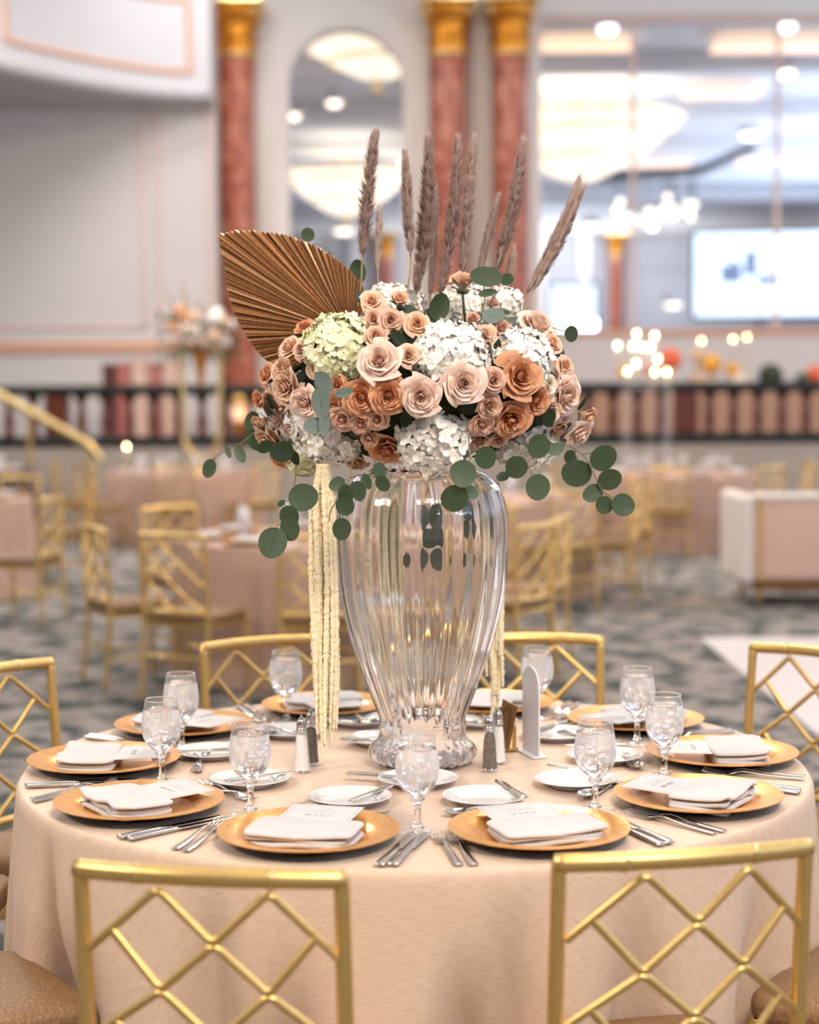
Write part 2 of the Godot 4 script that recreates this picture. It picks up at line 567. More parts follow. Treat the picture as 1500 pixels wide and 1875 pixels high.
func build_room():
	struct("floor", span(Vector3(-15.2, -0.2, -22.9), Vector3(15.2, 0.0, 13.2)), M.carpet, "teal and cream patterned ballroom carpet", "floor")
	struct("ceiling", span(Vector3(-15.2, 8.4, -22.9), Vector3(15.2, 8.6, 13.2)), M.ceiling)
	struct("wall_south", span(Vector3(-15.2, 0, 13.0), Vector3(15.2, 8.4, 13.2)), M.cool)
	struct("wall_east", span(Vector3(15.0, 0, -22.6), Vector3(15.2, 8.4, 13.0)), M.cool)
	struct("wall_west", span(Vector3(-15.2, 0, -22.6), Vector3(-15.0, 8.4, 13.0)), M.cool)
	struct("floor_platform", span(Vector3(-15.0, 0, -22.6), Vector3(15.0, 0.95, -18.0)), M.carpet, "raised carpeted platform behind the balustrade", "platform")
	struct("trim_riser", span(Vector3(-15.0, 0.0, -18.0), Vector3(15.0, 0.95, -17.96), 0.0), M.riser, "pale panelled front of the platform", "trim")
	# the north wall with its arched niche: x from -1.84 to 0.0
	var zw = -22.6
	struct("wall_north", span(Vector3(-15.2, 0.0, zw - 0.25), Vector3(15.2, 8.4, zw - 0.05)), M.cream, "cream wall behind the columns", "wall")
	var left = Vector3(-1.827, 5.092, -22.3)
	var right = Vector3(-0.0338, 5.081, -22.3)
	var ra = (right.x - left.x) / 2.0
	var cx = (right.x + left.x) / 2.0
	var ytop = Vector3(-0.9131, 7.142, -22.3)
	var cy = ytop.y - ra
	var y0 = 2.2
	# arch front: a slab with an arched opening
	var prof = []
	for k in 25:
		var a = PI * k / 24.0
		prof.append(Vector2(cx + ra * cos(a), cy + ra * sin(a)))
	var xa = -2.48
	var xb = 0.32
	var b = MB.new()
	var zf = zw + 0.12
	var outer = []
	for k in 25:
		var a = PI * k / 24.0
		var p = Vector2(cos(a), sin(a))
		var s = minf((xb - cx) / maxf(p.x, 0.0001) if p.x > 0 else (cx - xa) / maxf(-p.x, 0.0001), (8.4 - cy) / maxf(p.y, 0.0001))
		outer.append(Vector2(cx, cy) + p * s)
	var fr = [PackedVector3Array(), PackedVector3Array(), PackedVector3Array()]
	fr[1].append(Vector3(prof[0].x, y0, zf)); fr[2].append(Vector3(xb, y0, zf)); fr[0].append(Vector3(prof[0].x, y0, zw - 0.05))
	for k in 25:
		fr[0].append(Vector3(prof[k].x, prof[k].y, zw - 0.05))
		fr[1].append(Vector3(prof[k].x, prof[k].y, zf))
		fr[2].append(Vector3(outer[k].x, outer[k].y, zf))
	fr[1].append(Vector3(prof[24].x, y0, zf)); fr[2].append(Vector3(xa, y0, zf)); fr[0].append(Vector3(prof[24].x, y0, zw - 0.05))
	fr.reverse()
	b.sheet(fr)
	b.block(Vector3((xa + xb) / 2, (0.95 + y0) / 2, zw + 0.035), Vector3(xb - xa, y0 - 0.95, 0.17), 0.0)
	struct("wall_north_arch", b.done(), M.cream, "cream wall with a round-headed niche", "wall")
	# raised moulding round the arch
	var pts = [Vector3(cx + ra + 0.03, y0, zf)]
	for k in 33:
		var a = PI * k / 32.0
		pts.append(Vector3(cx + (ra + 0.03) * cos(a), cy + (ra + 0.03) * sin(a), zf))
	pts.append(Vector3(cx - ra - 0.03, y0, zf))
	var am = thing("mirror_arch", "tall round-headed mirror in the white niche between the marble columns", "mirror", Vector3.ZERO)
	var g = MB.new()
	var rim = []
	for k in prof.size():
		rim.append(Vector3(prof[k].x, prof[k].y, zw - 0.02))
	rim.append(Vector3(cx - ra, y0, zw - 0.02))
	rim.append(Vector3(cx + ra, y0, zw - 0.02))
	g.face(rim, Vector3(cx, cy, zw - 1.0))
	part(am, "mirror_glass", g.done(), M.mirror)
	part(am, "frame_moulding", tube_mesh(pts, 0.06, 8), M.cream)
	var pts2 = []
	for p in pts:
		pts2.append(Vector3(cx, cy, zf) + (p - Vector3(cx, cy, zf)) * (1.14 if p.y >= cy else 1.0) + (Vector3.ZERO if p.y >= cy else Vector3(0.14 * ra * signf(p.x - cx), 0, 0)))
	part(am, "outer_moulding", tube_mesh(pts2, 0.045, 8), M.white)
	# columns
	column(Vector3(Vector3(-2.541, 5.015, -21.7).x, 0.95, zw + 0.55), 7.45 - 0.95, "red marble column with gilded capital beside the panelled wall and balcony")
	column(Vector3(Vector3(0.6097, 4.996, -21.7).x, 0.95, zw + 0.55), 7.45 - 0.95, "red marble column with gilded capital directly right of the arched mirror")
	column(Vector3(Vector3(1.534, 4.991, -21.7).x, 0.95, zw + 0.55), 7.45 - 0.95, "red marble column with gilded capital beside the wide mirrored wall")
	struct("trim_1", span(Vector3(Vector3(0.9868, 5.048, -22.1).x, 0.95, zw), Vector3(Vector3(1.264, 5.047, -22.1).x, 8.4, zw + 0.2), 0.01), M.cream, "cream pilaster strip between two marble columns", "trim")
	struct("trim_2", span(Vector3(Vector3(1.803, 5.043, -22.1).x, 0.95, zw), Vector3(Vector3(2.007, 5.042, -22.1).x, 8.4, zw + 0.25), 0.01), M.cream, "cream pilaster strip at the edge of the mirrored wall", "trim")
	# mirrored wall of large panels
	var mw = thing("mirror_wall", "wide wall of tall mirror panels reflecting chandeliers and screens", "mirror")
	var xs = [Vector3(2.015, 5.069, -22.3).x, Vector3(3.43, 5.061, -22.3).x, Vector3(5.626, 5.048, -22.3).x, Vector3(7.84, 5.035, -22.3).x, Vector3(9.979, 5.022, -22.3).x]
	var yb = Vector3(2.907, 2.592, -22.3).y
	var ym = Vector3(2.905, 3.496, -22.3).y
	var yt = Vector3(2.9, 7.2, -22.3).y
	for k in 4:
		for j in 2:
			var ya: float = yb if j == 0 else ym
			var yc: float = ym if j == 0 else yt
			part(mw, "mirror_panel", span(Vector3(xs[k] + 0.004, ya + 0.004, zw - 0.05), Vector3(xs[k + 1] - 0.004, yc - 0.004, zw + 0.0)), M.mirror)
		part(mw, "upright", span(Vector3(xs[k + 1] - 0.035, yb, zw - 0.05), Vector3(xs[k + 1] + 0.035, yt, zw + 0.03), 0.005), M.frame)
	part(mw, "top_rail", span(Vector3(xs[0], yt, zw - 0.05), Vector3(xs[4], yt + 0.12, zw + 0.06), 0.01), M.frame)
	part(mw, "bottom_rail", span(Vector3(xs[0], yb - 0.1, zw - 0.05), Vector3(xs[4], yb, zw + 0.06), 0.01), M.peach)
	struct("baseboard_north", span(Vector3(xs[0], 0.95, zw - 0.05), Vector3(15.0, yb - 0.1, zw + 0.02)), M.wall, "blush wainscot below the mirrors", "wainscot")
	# panelled bay at the left with a bowed balcony above it
	var bx = Vector3(-2.801, 4.963, -21.3).x
	struct("wall_northwest", span(Vector3(-15.0, 0.95, zw), Vector3(bx, 8.4, -21.3), 0.0), M.wall, "pale panelled wall below the balcony", "wall")
	var zp = -21.3
	var yr = Vector3(-4.374, 2.341, -21.3).y
	var tp = Vector3(-4.314, 5.767, -21.3).y
	struct("trim_3", span(Vector3(-15.0, yr - 0.1, zp - 0.02), Vector3(bx, yr + 0.07, zp + 0.05), 0.015), M.peach, "peach chair rail along the panelled wall", "trim")
	var lines = [[-9.5, Vector3(-3.85, 4.185, -21.3).x], [Vector3(-3.628, 4.184, -21.3).x, bx - 0.09]]
	for q in lines:
		var pf = MB.new()
		var y1 = yr + 0.28
		var xl: float = q[0]
		var xr: float = q[1]
		for e in [[xl, y1, xr, y1], [xl, tp, xr, tp], [xl, y1, xl, tp], [xr, y1, xr, tp]]:
			pf.block(Vector3((e[0] + e[2]) / 2, (e[1] + e[3]) / 2, zp + 0.012), Vector3(absf(e[2] - e[0]) + 0.06, absf(e[3] - e[1]) + 0.06, 0.03), 0.008)
		struct("trim_panel", pf.done(), M.frame, "raised moulding of the wall panel %s" % ("beside the column" if q[1] > -3.2 else "left of the narrow one"), "trim")
	# balcony: bowed front swept along an arc
	var yl = Vector3(-2.804, 5.98, -21.1).y
	var arc = []
	for k in 25:
		var f = k / 24.0
		var x = bx - f * 4.0
		arc.append(Vector3(x, 0, zp + 0.4 + 0.50 * pow(f * 4.0, 1.8)))
	var sec = [Vector2(-0.30, -0.22), Vector2(0.0, -0.20), Vector2(0.07, -0.12), Vector2(0.07, 0.0), Vector2(0.0, 0.04), Vector2(0.0, 1.65), Vector2(0.06, 1.70), Vector2(0.06, 1.8)]
	var rows = []
	for k in sec.size():
		var row = PackedVector3Array()
		for j in arc.size():
			row.append(arc[arc.size() - 1 - j] + Vector3(0, yl + sec[k].y, sec[k].x))
		rows.append(row)
	var bb = MB.new()
	bb.sheet(rows)
	var so = [PackedVector3Array(), PackedVector3Array()]
	for j in arc.size():
		so[0].append(Vector3(arc[arc.size() - 1 - j].x, yl - 0.22, zp - 0.02))
		so[1].append(arc[arc.size() - 1 - j] + Vector3(0, yl - 0.22, -0.30))
	bb.sheet(so)
	var tp2 = [PackedVector3Array(), PackedVector3Array()]
	for j in arc.size():
		tp2[0].append(arc[arc.size() - 1 - j] + Vector3(0, yl + 1.8, 0.06))
		tp2[1].append(Vector3(arc[arc.size() - 1 - j].x, yl + 1.8, zp - 0.02))
	bb.sheet(tp2)
	bb.block(Vector3(bx - 0.02, yl + 0.8, zp + 0.18), Vector3(0.04, 2.0, 0.40), 0.0)
	var bal = thing("balcony", "white bowed balcony front high on the wall at upper left", "balcony")
	bal.set_meta("kind", "structure")
	part(bal, "parapet", bb.done(), M.cool)
	var mould = MB.new()
	var strip = func(f: float, y: float) -> Vector3:
		var k = clampf(f, 0.0, 1.0) * 24.0
		var i = int(minf(k, 23.0))
		return arc[i].lerp(arc[i + 1], k - i) + Vector3(0, yl + y, 0.005)
	for fr2 in [[0.07, 0.59], [0.66, 0.95]]:
		for y in [0.20, 1.2]:
			var pl = []
			for j in 13:
				pl.append(strip.call(lerpf(fr2[0], fr2[1], j / 12.0), y))
			mould.tube(pl, 0.04, 6)
		for f in fr2:
			mould.tube([strip.call(f, 0.20), strip.call(f, 1.2)], 0.04, 6)
	part(bal, "panel_moulding", mould.done(), M.peach)
	# the far end of the room, seen only in the mirrors
	for k in 5:
		column(Vector3(-9.0 + k * 4.1, 0.0, 12.3), 7.4, ["red marble column on the far wall, first reflected", "red marble column on the far wall, second reflected", "red marble column on the far wall, third reflected", "red marble column on the far wall, fourth reflected", "red marble column on the far wall, fifth reflected"][k])
	for k in 9:
		struct("trim_pilaster", span(Vector3(-10.2 + 2.05 * k + (0.35 if k % 2 else -0.1), 0.0, 12.7), Vector3(-9.75 + 2.05 * k + (0.35 if k % 2 else -0.1), 7.4, 13.0), 0.01), M.white)
	struct("trim_4", span(Vector3(-15.0, 7.4, 12.6), Vector3(15.0, 7.9, 13.0), 0.03), M.cream)
	struct("trim_5", span(Vector3(-15.0, 0.9, 12.9), Vector3(15.0, 1.05, 13.0), 0.02), M.peach)
	# ceiling coffers and cove lights
	var coves = [[Vector3(1.7, 0, 0.4), 3.8, 5.0, 1], [Vector3(1.6, 0, -6.2), 2.4, 2.4, 1], [Vector3(-5.6, 0, -5.0), 3.2, 3.2, 1], [Vector3(1.2, 0, -13.6), 2.0, 2.0, 0], [Vector3(-5.8, 0, -14.0), 3.2, 3.2, 1], [Vector3(11.5, 0, -15.0), 3.2, 3.2, 1]]
	for k in coves.size():
		var q = coves[k]
		var c = thing("ceiling_light", ["square ceiling cove light above the main table", "square ceiling cove light above the middle tables", "square ceiling cove light above the left tables", "small warm cove light above the middle of the room", "square ceiling cove light near the balcony", "square ceiling cove light near the right end of the mirrors"][k], "ceiling light", Vector3(q[0].x, 8.4, q[0].z))
		part(c, "diffuser", span(Vector3(-q[1] / 2, -0.30, -q[2] / 2), Vector3(q[1] / 2, -0.24, q[2] / 2)), M.dome if q[3] == 1 else M.cove)
		var f = MB.new()
		for e in [[-1, 0], [1, 0], [0, -1], [0, 1]]:
			f.block(Vector3(e[0] * (q[1] / 2 + 0.2), -0.13, e[1] * (q[2] / 2 + 0.2)), Vector3(0.4 if e[0] else q[1] + 0.8, 0.26, 0.4 if e[1] else q[2]), 0.02)
		part(c, "coffer_frame", f.done(), M.ceiling)
	# ceiling beams
	for k in 6:
		struct("trim_beam", span(Vector3(-15, 8.0, -20.2 + k * 5.6), Vector3(15, 8.4, -19.7 + k * 5.6), 0.02), M.ceiling)
	# thin glowing coves seen reflected
	var warm_bars = [[Vector3(3.372, 8.219, -29.3), 1.9], [Vector3(7.114, 8.186, -29.3), 2.6], [Vector3(6.907, 8.182, -34.3), 1.7], [Vector3(10.09, 7.772, -42.3), 2.6], [Vector3(6.307, 7.751, -42.3), 2.4], [Vector3(-1.098, 8.194, -29.3), 1.6]]
	for k in warm_bars.size():
		var p: Vector3 = warm_bars[k][0]
		var zr = -22.6 + (-22.6 - p.z)
		var c = solo("cove_lamp", span(Vector3(-warm_bars[k][1] / 2, -0.05, -0.35), Vector3(warm_bars[k][1] / 2, 0.05, 0.35), 0.02), M.cove, ["glowing warm cove bar, upper left in the mirrored wall", "glowing warm cove bar, upper right in the mirrored wall", "glowing warm cove bar, second row in the mirrored wall", "glowing warm cove bar, right end in the mirrored wall", "glowing warm cove bar, low behind the chandelier reflection", "glowing warm cove bar in the arched mirror"][k], "cove light", Vector3(p.x, p.y, zr), 0.0, "cove bars seen in the mirrors")
		c.set_meta("category", "cove light")
	# chandeliers
	chandelier(Vector3(3.789, 7.277, -34.3), 2.15, 1.3, "large crystal bowl chandelier reflected in the mirrored wall")
	chandelier(Vector3(-1.645, 7.251, -42.3), 1.7, 1.1, "crystal bowl chandelier reflected in the middle of the arched mirror")
	chandelier(Vector3(-0.526, 7.681, -26.3), 1.5, 0.8, "bright bowl lamp reflected in the head of the arched mirror")
	for q in [[Vector3(12.5, 0, -13.0), "by the east wall near the mirrors"], [Vector3(12.5, 0, -6.0), "by the east wall, middle one"], [Vector3(12.5, 0, 1.0), "by the east wall level with the main table"], [Vector3(-12.5, 0, -2.0), "by the west wall"]]:  # floor lamps added out of view to lift the ceiling
		var tr = thing("added_floor_lamp", "added floor uplighter outside the picture, " + q[1], "floor lamp", q[0])
		part(tr, "base", lathe_mesh([Vector2(0, 0), Vector2(0.25, 0), Vector2(0.25, 0.03), Vector2(0.04, 0.05), Vector2(0, 0.05)], 24), M.gold)
		part(tr, "pole", tube_mesh([Vector3(0, 0.04, 0), Vector3(0, 2.0, 0)], 0.025, 8), M.gold)
		part(tr, "bowl", lathe_mesh(smooth([Vector2(0, 1.98), Vector2(0.3, 2.04), Vector2(0.62, 2.2), Vector2(0.72, 2.25), Vector2(0.6, 2.22), Vector2(0, 2.14)], 3), 32), M.cool)
		part(tr, "light_diffuser", lathe_mesh([Vector2(0, 2.19), Vector2(0.5, 2.19), Vector2(0.5, 2.2), Vector2(0, 2.2)], 32), M.spot_dim)
	# hanging cluster of bulbs on a black truss
	var cp = Vector3(6.245, 6.405, -40.3)
	var cl = thing("lamp_cluster", "cluster of round white lamps on a black truss, reflected in the mirrors", "stage light", Vector3(cp.x, cp.y, -45.2 - cp.z))
	for k in 16:
		var p = Vector3(rng.randf_range(-1.1, 1.1), rng.randf_range(-0.34, 0.30), rng.randf_range(-0.3, 0.3))
		p.y += -0.1 * absf(p.x)
		part(cl, "bulb", lathe_mesh(ball_prof(0.085), 12), M.bulb, p)
		part(cl, "rod", tube_mesh([p + Vector3(0, 0.08, 0), Vector3(p.x, 0.75, p.z)], 0.012, 5), M.black)
	part(cl, "truss", tube_mesh([Vector3(-1.4, 0.75, 0), Vector3(1.2, 0.9, 0), Vector3(2.6, 1.5, 0)], 0.13, 6), M.black)
	lamp("cluster_light", cl.position + Vector3(0, -0.5, 0), Color(1, 0.93, 0.84), 1.0, 0.05)
	# screens behind the camera, facing the mirrors
	screen_panel(Vector3(11.46, 5.52, -52.3), 4.2, 2.7, "large bright projection screen, tilted, reflected in the mirrors", 8.0)
	screen_panel(Vector3(5.378, 4.423, -52.3), 1.45, 1.55, "small bright screen reflected beside the bouquet", 0.0)
	for q in [[Vector3(1.35, 4.9, 4.3), Vector3(-38, 16, 0), "behind the camera"], [Vector3(-4.4, 4.6, 2.9), Vector3(-31, -56, 0), "left of the camera"], [Vector3(1.4, 6.9, -6.6), Vector3(-43, 190, 0), "hung high over the far tables"]]:  # housings for the unseen lamps added to light the table
		var wl = thing("added_softbox", "added square lamp for extra light, outside the picture " + q[2], "stage light", q[0])
		wl.rotation_degrees = q[1]
		part(wl, "light_diffuser", span(Vector3(-0.8, -0.6, 0.03), Vector3(0.8, 0.6, 0.05), 0.005), M.dome)
		var hood = MB.new()
		hood.sheet([[Vector3(-0.83, -0.63, 0.05), Vector3(-0.83, 0.63, 0.05), Vector3(0.83, 0.63, 0.05), Vector3(0.83, -0.63, 0.05)], [Vector3(-0.12, -0.12, 0.6), Vector3(-0.12, 0.12, 0.6), Vector3(0.12, 0.12, 0.6), Vector3(0.12, -0.12, 0.6)]], true)
		hood.block(Vector3(0, 0, 0.68), Vector3(0.24, 0.24, 0.2), 0.02)
		part(wl, "hood", hood.done(), M.black)
		var inv = Basis.from_euler(wl.rotation).inverse()
		var far = -q[0].y if q[0].y < 5.0 else 8.4 - q[0].y
		part(wl, "stand", tube_mesh([Vector3(0, 0, 0.68), Vector3(0, 0, 0.68) + inv * Vector3(0, far, 0)], 0.025, 8), M.black)
	# small round downlights
	var dl = [[1113, 55, 34.0], [1440, 137, 40.0], [1440, 48, 33.0], [537, 214, 46.0], [612, 190, 40.0], [726, 262, 46.0], [1083, 415, 56.0], [1232, 560, 54.0], [1375, 250, 44.0], [630, 425, 50.0]]
	var spots = [Vector3(3.494, 7.932, -26.5), Vector3(7.486, 7.885, -30.5), Vector3(6.558, 7.918, -26.3), Vector3(-2.578, 7.904, -35.3), Vector3(-1.588, 7.935, -33.8), Vector3(-0.2978, 8.337, -42.3), Vector3(5.963, 7.087, -52.3), Vector3(8.312, 4.405, -50.3), Vector3(8.742, 8.153, -40.3), Vector3(-1.862, 6.38, -46.3)]
	var names = ["at the top of the first mirror panel", "at the right under the long warm cove", "at the top right of the mirrors", "at the left edge of the arched mirror", "high in the arched mirror", "at the right edge of the arched mirror", "beside the reflected columns", "low beside the large screen", "near the truss", "low in the arched mirror under the chandelier"]
	for k in spots.size():
		var p: Vector3 = spots[k]
		var big = 0.26 if k > 5 else 0.16
		var s = thing("spot_lamp", "round glowing lamp reflected " + names[k], "spotlight", Vector3(p.x, p.y, -45.2 - p.z), 0.0, "round lamps seen in the mirrors")
		part(s, "lens", lathe_mesh([Vector2(0, -0.06), Vector2(big * 0.7, -0.05), Vector2(big, 0.0), Vector2(big, 0.1), Vector2(0, 0.1)], 16), M.spot if k in [0, 1, 2, 5, 8] else M.bulb)
		part(s, "housing", lathe_mesh([Vector2(0, 0.05), Vector2(big * 1.15, 0.05), Vector2(big * 1.1, 0.3), Vector2(0, 0.34)], 16), M.cool)
	# balustrade
	balustrade()

func ball_prof(r: float, n := 8) -> Array:
	var p = []
	for k in n + 1:
		var a = -PI / 2 + PI * k / n
		p.append(Vector2(r * cos(a), r * sin(a)))
	p[0].x = 0.0
	p[n].x = 0.0
	return p

func chandelier(virt: Vector3, r: float, h: float, label: String):
	# virt is where the mirror shows it; it hangs at the mirrored place
	var t = thing("chandelier", label, "chandelier", Vector3(virt.x, virt.y, -45.2 - virt.z))
	var prof = smooth([Vector2(0, -h * 0.75), Vector2(r * 0.2, -h * 0.7), Vector2(r * 0.55, -h * 0.38), Vector2(r * 0.85, 0.0), Vector2(r, h * 0.22), Vector2(r * 0.97, h * 0.3), Vector2(0, h * 0.3)], 4)
	var b = MB.new()
	b.lathe(prof, 96, func(a, _j): return 1.0 + 0.025 * cos(a * 24.0))
	part(t, "crystal_bowl", b.done(), M.chandelier)
	for q in [[1.0, 0.22], [0.86, 0.0], [0.55, -0.38]]:
		var pts = []
		for k in 49:
			var a = TAU * k / 48
			pts.append(Vector3(r * q[0] * cos(a) * 1.02, h * q[1], r * q[0] * sin(a) * 1.02))
		part(t, "ring", tube_mesh(pts, 0.035, 6), M.gold_bright)
	part(t, "finial", lathe_mesh(smooth([Vector2(0, -h * 0.75 - 0.32), Vector2(0.09, -h * 0.75 - 0.2), Vector2(0.03, -h * 0.75 - 0.08), Vector2(0.1, -h * 0.75 + 0.05), Vector2(0, -h * 0.7)], 4), 16), M.gold_bright)
	part(t, "chain", tube_mesh([Vector3(0, h * 0.3, 0), Vector3(0, 8.4 - virt.y, 0)], 0.04, 6), M.gold_bright)
	area("chandelier_light", t.position + Vector3(0, h * 0.3 + 0.03, 0), Vector3(90, 0, 0), Vector2(r, r), Color(1.0, 0.9, 0.76), 1.2 * r)

func screen_panel(virt: Vector3, w: float, h: float, label: String, turn: float):
	var t = thing("projection_screen", label, "screen", Vector3(virt.x, virt.y, -45.2 - virt.z), deg_to_rad(turn))
	part(t, "screen_face", span(Vector3(-w / 2, -h / 2, -0.03), Vector3(w / 2, h / 2, 0.0)), M.screen)
	var f = MB.new()
	for e in [[-1, 0], [1, 0], [0, -1], [0, 1]]:
		f.block(Vector3(e[0] * (w / 2 + 0.05), e[1] * (h / 2 + 0.05), 0.01), Vector3(0.1 if e[0] else w + 0.2, 0.1 if e[1] else h, 0.1), 0.01)
	part(t, "bezel", f.done(), M.black)
	part(t, "back_cover", span(Vector3(-w / 2, -h / 2, 0.005), Vector3(w / 2, h / 2, 0.08)), M.black)
	part(t, "mast", tube_mesh([Vector3(0, -h / 2, 0.2), Vector3(0, -virt.y, 0.2)], 0.06, 8), M.black)
	# what the screen shows: dim blocks of a slide
	for q in [] if w < 2.0 else [[-0.30, -0.10, 0.16, 0.22], [-0.12, -0.02, 0.10, 0.30], [-0.02, -0.13, 0.14, 0.12], [-0.22, 0.10, 0.05, 0.08]]:
		part(t, "slide_block", span(Vector3(w * q[0], h * q[1], -0.045), Vector3(w * (q[0] + q[2]), h * (q[1] + q[3]), -0.03)), M.slide)

func balustrade():
	var zb = -18.3
	var yb = 0.95
	var top = Vector3(-3.157, 1.747, -18.3).y
	var t = thing("balustrade", "dark marble balustrade with red marble balusters along the platform edge", "balustrade")
	t.set_meta("kind", "structure")
	part(t, "handrail", span(Vector3(-11, top - 0.13, zb - 0.17), Vector3(11, top, zb + 0.17), 0.03), M.dark_marble)
	part(t, "plinth", span(Vector3(-11, yb, zb - 0.17), Vector3(11, yb + 0.14, zb + 0.17), 0.03), M.dark_marble)
	var y0 = yb + 0.14
	var y1 = top - 0.13
	var h = y1 - y0
	var prof = smooth([Vector2(0, 0), Vector2(0.085, 0), Vector2(0.085, 0.08 * h), Vector2(0.05, 0.13 * h), Vector2(0.066, 0.3 * h), Vector2(0.062, 0.42 * h), Vector2(0.045, 0.7 * h), Vector2(0.047, 0.84 * h), Vector2(0.085, 0.92 * h), Vector2(0.085, h), Vector2(0, h)], 4)
	var mesh = lathe_mesh(prof, 20)
	for k in 50:
		var x = -6.4 + 0.311 * k
		if k % 13 == 6:
			part(t, "pier", span(Vector3(x - 0.14, y0, zb - 0.15), Vector3(x + 0.14, y1, zb + 0.15), 0.02), M.baluster)
		else:
			part(t, "baluster", mesh, M.baluster, Vector3(x, y0, zb))
	# brass handrail of the steps at the left
	var a = Vector3(-5.424, 1.853, -17.3)
	var b = Vector3(-3.925, 1.007, -17.3)
	var hr = thing("stair_handrail", "polished brass stair handrail slanting down at the left edge", "handrail")
	part(hr, "rail", tube_mesh(rounded([a, b, b + Vector3(0.12, -0.2, 0)], 0.1), 0.055, 10), M.gold_bright)
	for f in [0.15, 0.5, 0.97]:
		var p = a.lerp(b, f)
		part(hr, "post", tube_mesh([p, Vector3(p.x, 0.0, p.z)], 0.028, 8), M.gold)

# ---------------------------------------------------------------- chairs
var chair0 = null

func bow(x: float) -> float:
	return 0.032 * (1.0 - pow(x / 0.2, 2.0))

func make_chair():
	# origin on the floor under the middle of the back; the seat reaches towards -z
	var t = Node3D.new()
	t.name = numbered("dining_chair")
	add_child(t)
	tag(t, "gold bamboo chair", "chair", "gold bamboo chairs round the main table")
	var w = 0.198
	var top = 0.868
	# top rail with bamboo rings
	var pts = []
	var rad = []
	for k in 29:
		var x = -w - 0.006 + (2.0 * w + 0.012) * k / 28.0
		pts.append(Vector3(x, top + 0.004 * (1.0 - pow(x / w, 2.0)), 0.028 + bow(x)))
		rad.append(0.0145 if k not in [7, 21] else 0.0157)
	part(t, "top_rail", tube_mesh(pts, rad, 14), M.chair_gold)
	for k in [7, 21]:
		var p: Vector3 = pts[k]
		part(t, "bamboo_ring", tube_mesh([p + Vector3(-0.003, 0, 0), p + Vector3(0.003, 0, 0)], 0.0163, 14), M.gold_bright)
	for s in [-1.0, 1.0]:
		part(t, "back_post", tube_mesh(smooth([Vector3(s * (w + 0.004), 0.0, 0.035), Vector3(s * w, 0.25, 0.008), Vector3(s * w, 0.46, 0.0), Vector3(s * w, 0.68, 0.012), Vector3(s * w, top + 0.004, 0.028)], 5), [0.011, 0.012, 0.012, 0.013, 0.013, 0.013, 0.013, 0.013, 0.013, 0.013, 0.013, 0.013, 0.0125, 0.0125, 0.0125, 0.0125, 0.0125, 0.012, 0.012, 0.012, 0.012], 12), M.chair_gold)
		part(t, "front_leg", tube_mesh([Vector3(s * 0.2, 0, -0.385), Vector3(s * 0.195, 0.2, -0.375), Vector3(s * 0.19, 0.42, -0.365)], [0.010, 0.0125, 0.013], 12), M.chair_gold)
		part(t, "side_stretcher", tube_mesh([Vector3(s * w, 0.17, 0.012), Vector3(s * 0.196, 0.17, -0.376)], 0.008, 8), M.chair_gold)
	part(t, "front_stretcher", tube_mesh([Vector3(-0.195, 0.24, -0.375), Vector3(0.195, 0.24, -0.375)], 0.008, 8), M.chair_gold)
	part(t, "rear_stretcher", tube_mesh([Vector3(-w, 0.24, 0.01), Vector3(w, 0.24, 0.01)], 0.008, 8), M.chair_gold)
	# lattice rods
	var zig = [[[0.03, 0.105], [0.32, 0.003], [0.53, 0.082], [0.74, 0.003], [0.985, 0.105]], [[0.13, 0.074], [0.32, 0.157], [0.53, 0.083], [0.73, 0.157], [0.90, 0.074]], [[0.02, 0.245], [0.32, 0.158], [0.53, 0.231], [0.73, 0.158], [0.985, 0.245]], [[0.13, 0.215], [0.32, 0.303], [0.53, 0.232], [0.73, 0.303], [0.90, 0.215]], [[0.02, 0.385], [0.32, 0.304], [0.53, 0.372], [0.73, 0.304], [0.985, 0.385]]]
	for z in zig:
		var line = []
		for q in z:
			var x: float = -w + 2.0 * w * q[0]
			var y: float = top - 0.015 - q[1]
			line.append(Vector3(x, y, bow(x) + 0.028 * clampf((y - 0.46) / 0.41, 0.0, 1.0)))
		part(t, "lattice_rod", tube_mesh(rounded(line, 0.013), 0.0068, 8), M.chair_gold)
	var br = []
	for k in 9:
		var x = -w + 2.0 * w * k / 8.0
		br.append(Vector3(x, 0.478, bow(x) + 0.002))
	part(t, "bottom_rail", tube_mesh(br, 0.0105, 10), M.chair_gold)
	# seat
	part(t, "seat_frame", block_mesh(Vector3(0.405, 0.03, 0.385), 0.008, Vector3(0, 0.405, -0.187)), M.chair_gold)
	var b = MB.new()
	var rows = []
	for j in 11:
		var f = j / 10.0
		var y: float = [0.0, 0.0, 0.012, 0.03, 0.041, 0.047, 0.052, 0.056, 0.058, 0.059, 0.059][j]
		var r: float = [0.0, 0.97, 1.0, 1.0, 0.985, 0.95, 0.88, 0.7, 0.45, 0.2, 0.0][j]
		var row = PackedVector3Array()
		for i in 40:
			var a = TAU * i / 40
			var e = 0.22
			var cx = signf(cos(a)) * pow(absf(cos(a)), e)
			var cz = -signf(sin(a)) * pow(absf(sin(a)), e)
			row.append(Vector3(cx * 0.207 * r, 0.418 + y, -0.187 + cz * 0.198 * r))
		rows.append(row)
	b.sheet(rows, true)
	part(t, "seat_cushion", b.done(), M.seat)
	return t

func chair_at(label: String, x: float, z: float, turn: float, group: String):
	if chair0 == null:
		chair0 = make_chair()
		chair0.position = Vector3(x, 0, z)
		chair0.rotation.y = deg_to_rad(turn)
		chair0.set_meta("label", label)
		chair0.set_meta("group", group)
		return chair0
	return copy(chair0, "dining_chair", label, Vector3(x, 0, z), deg_to_rad(turn), group)

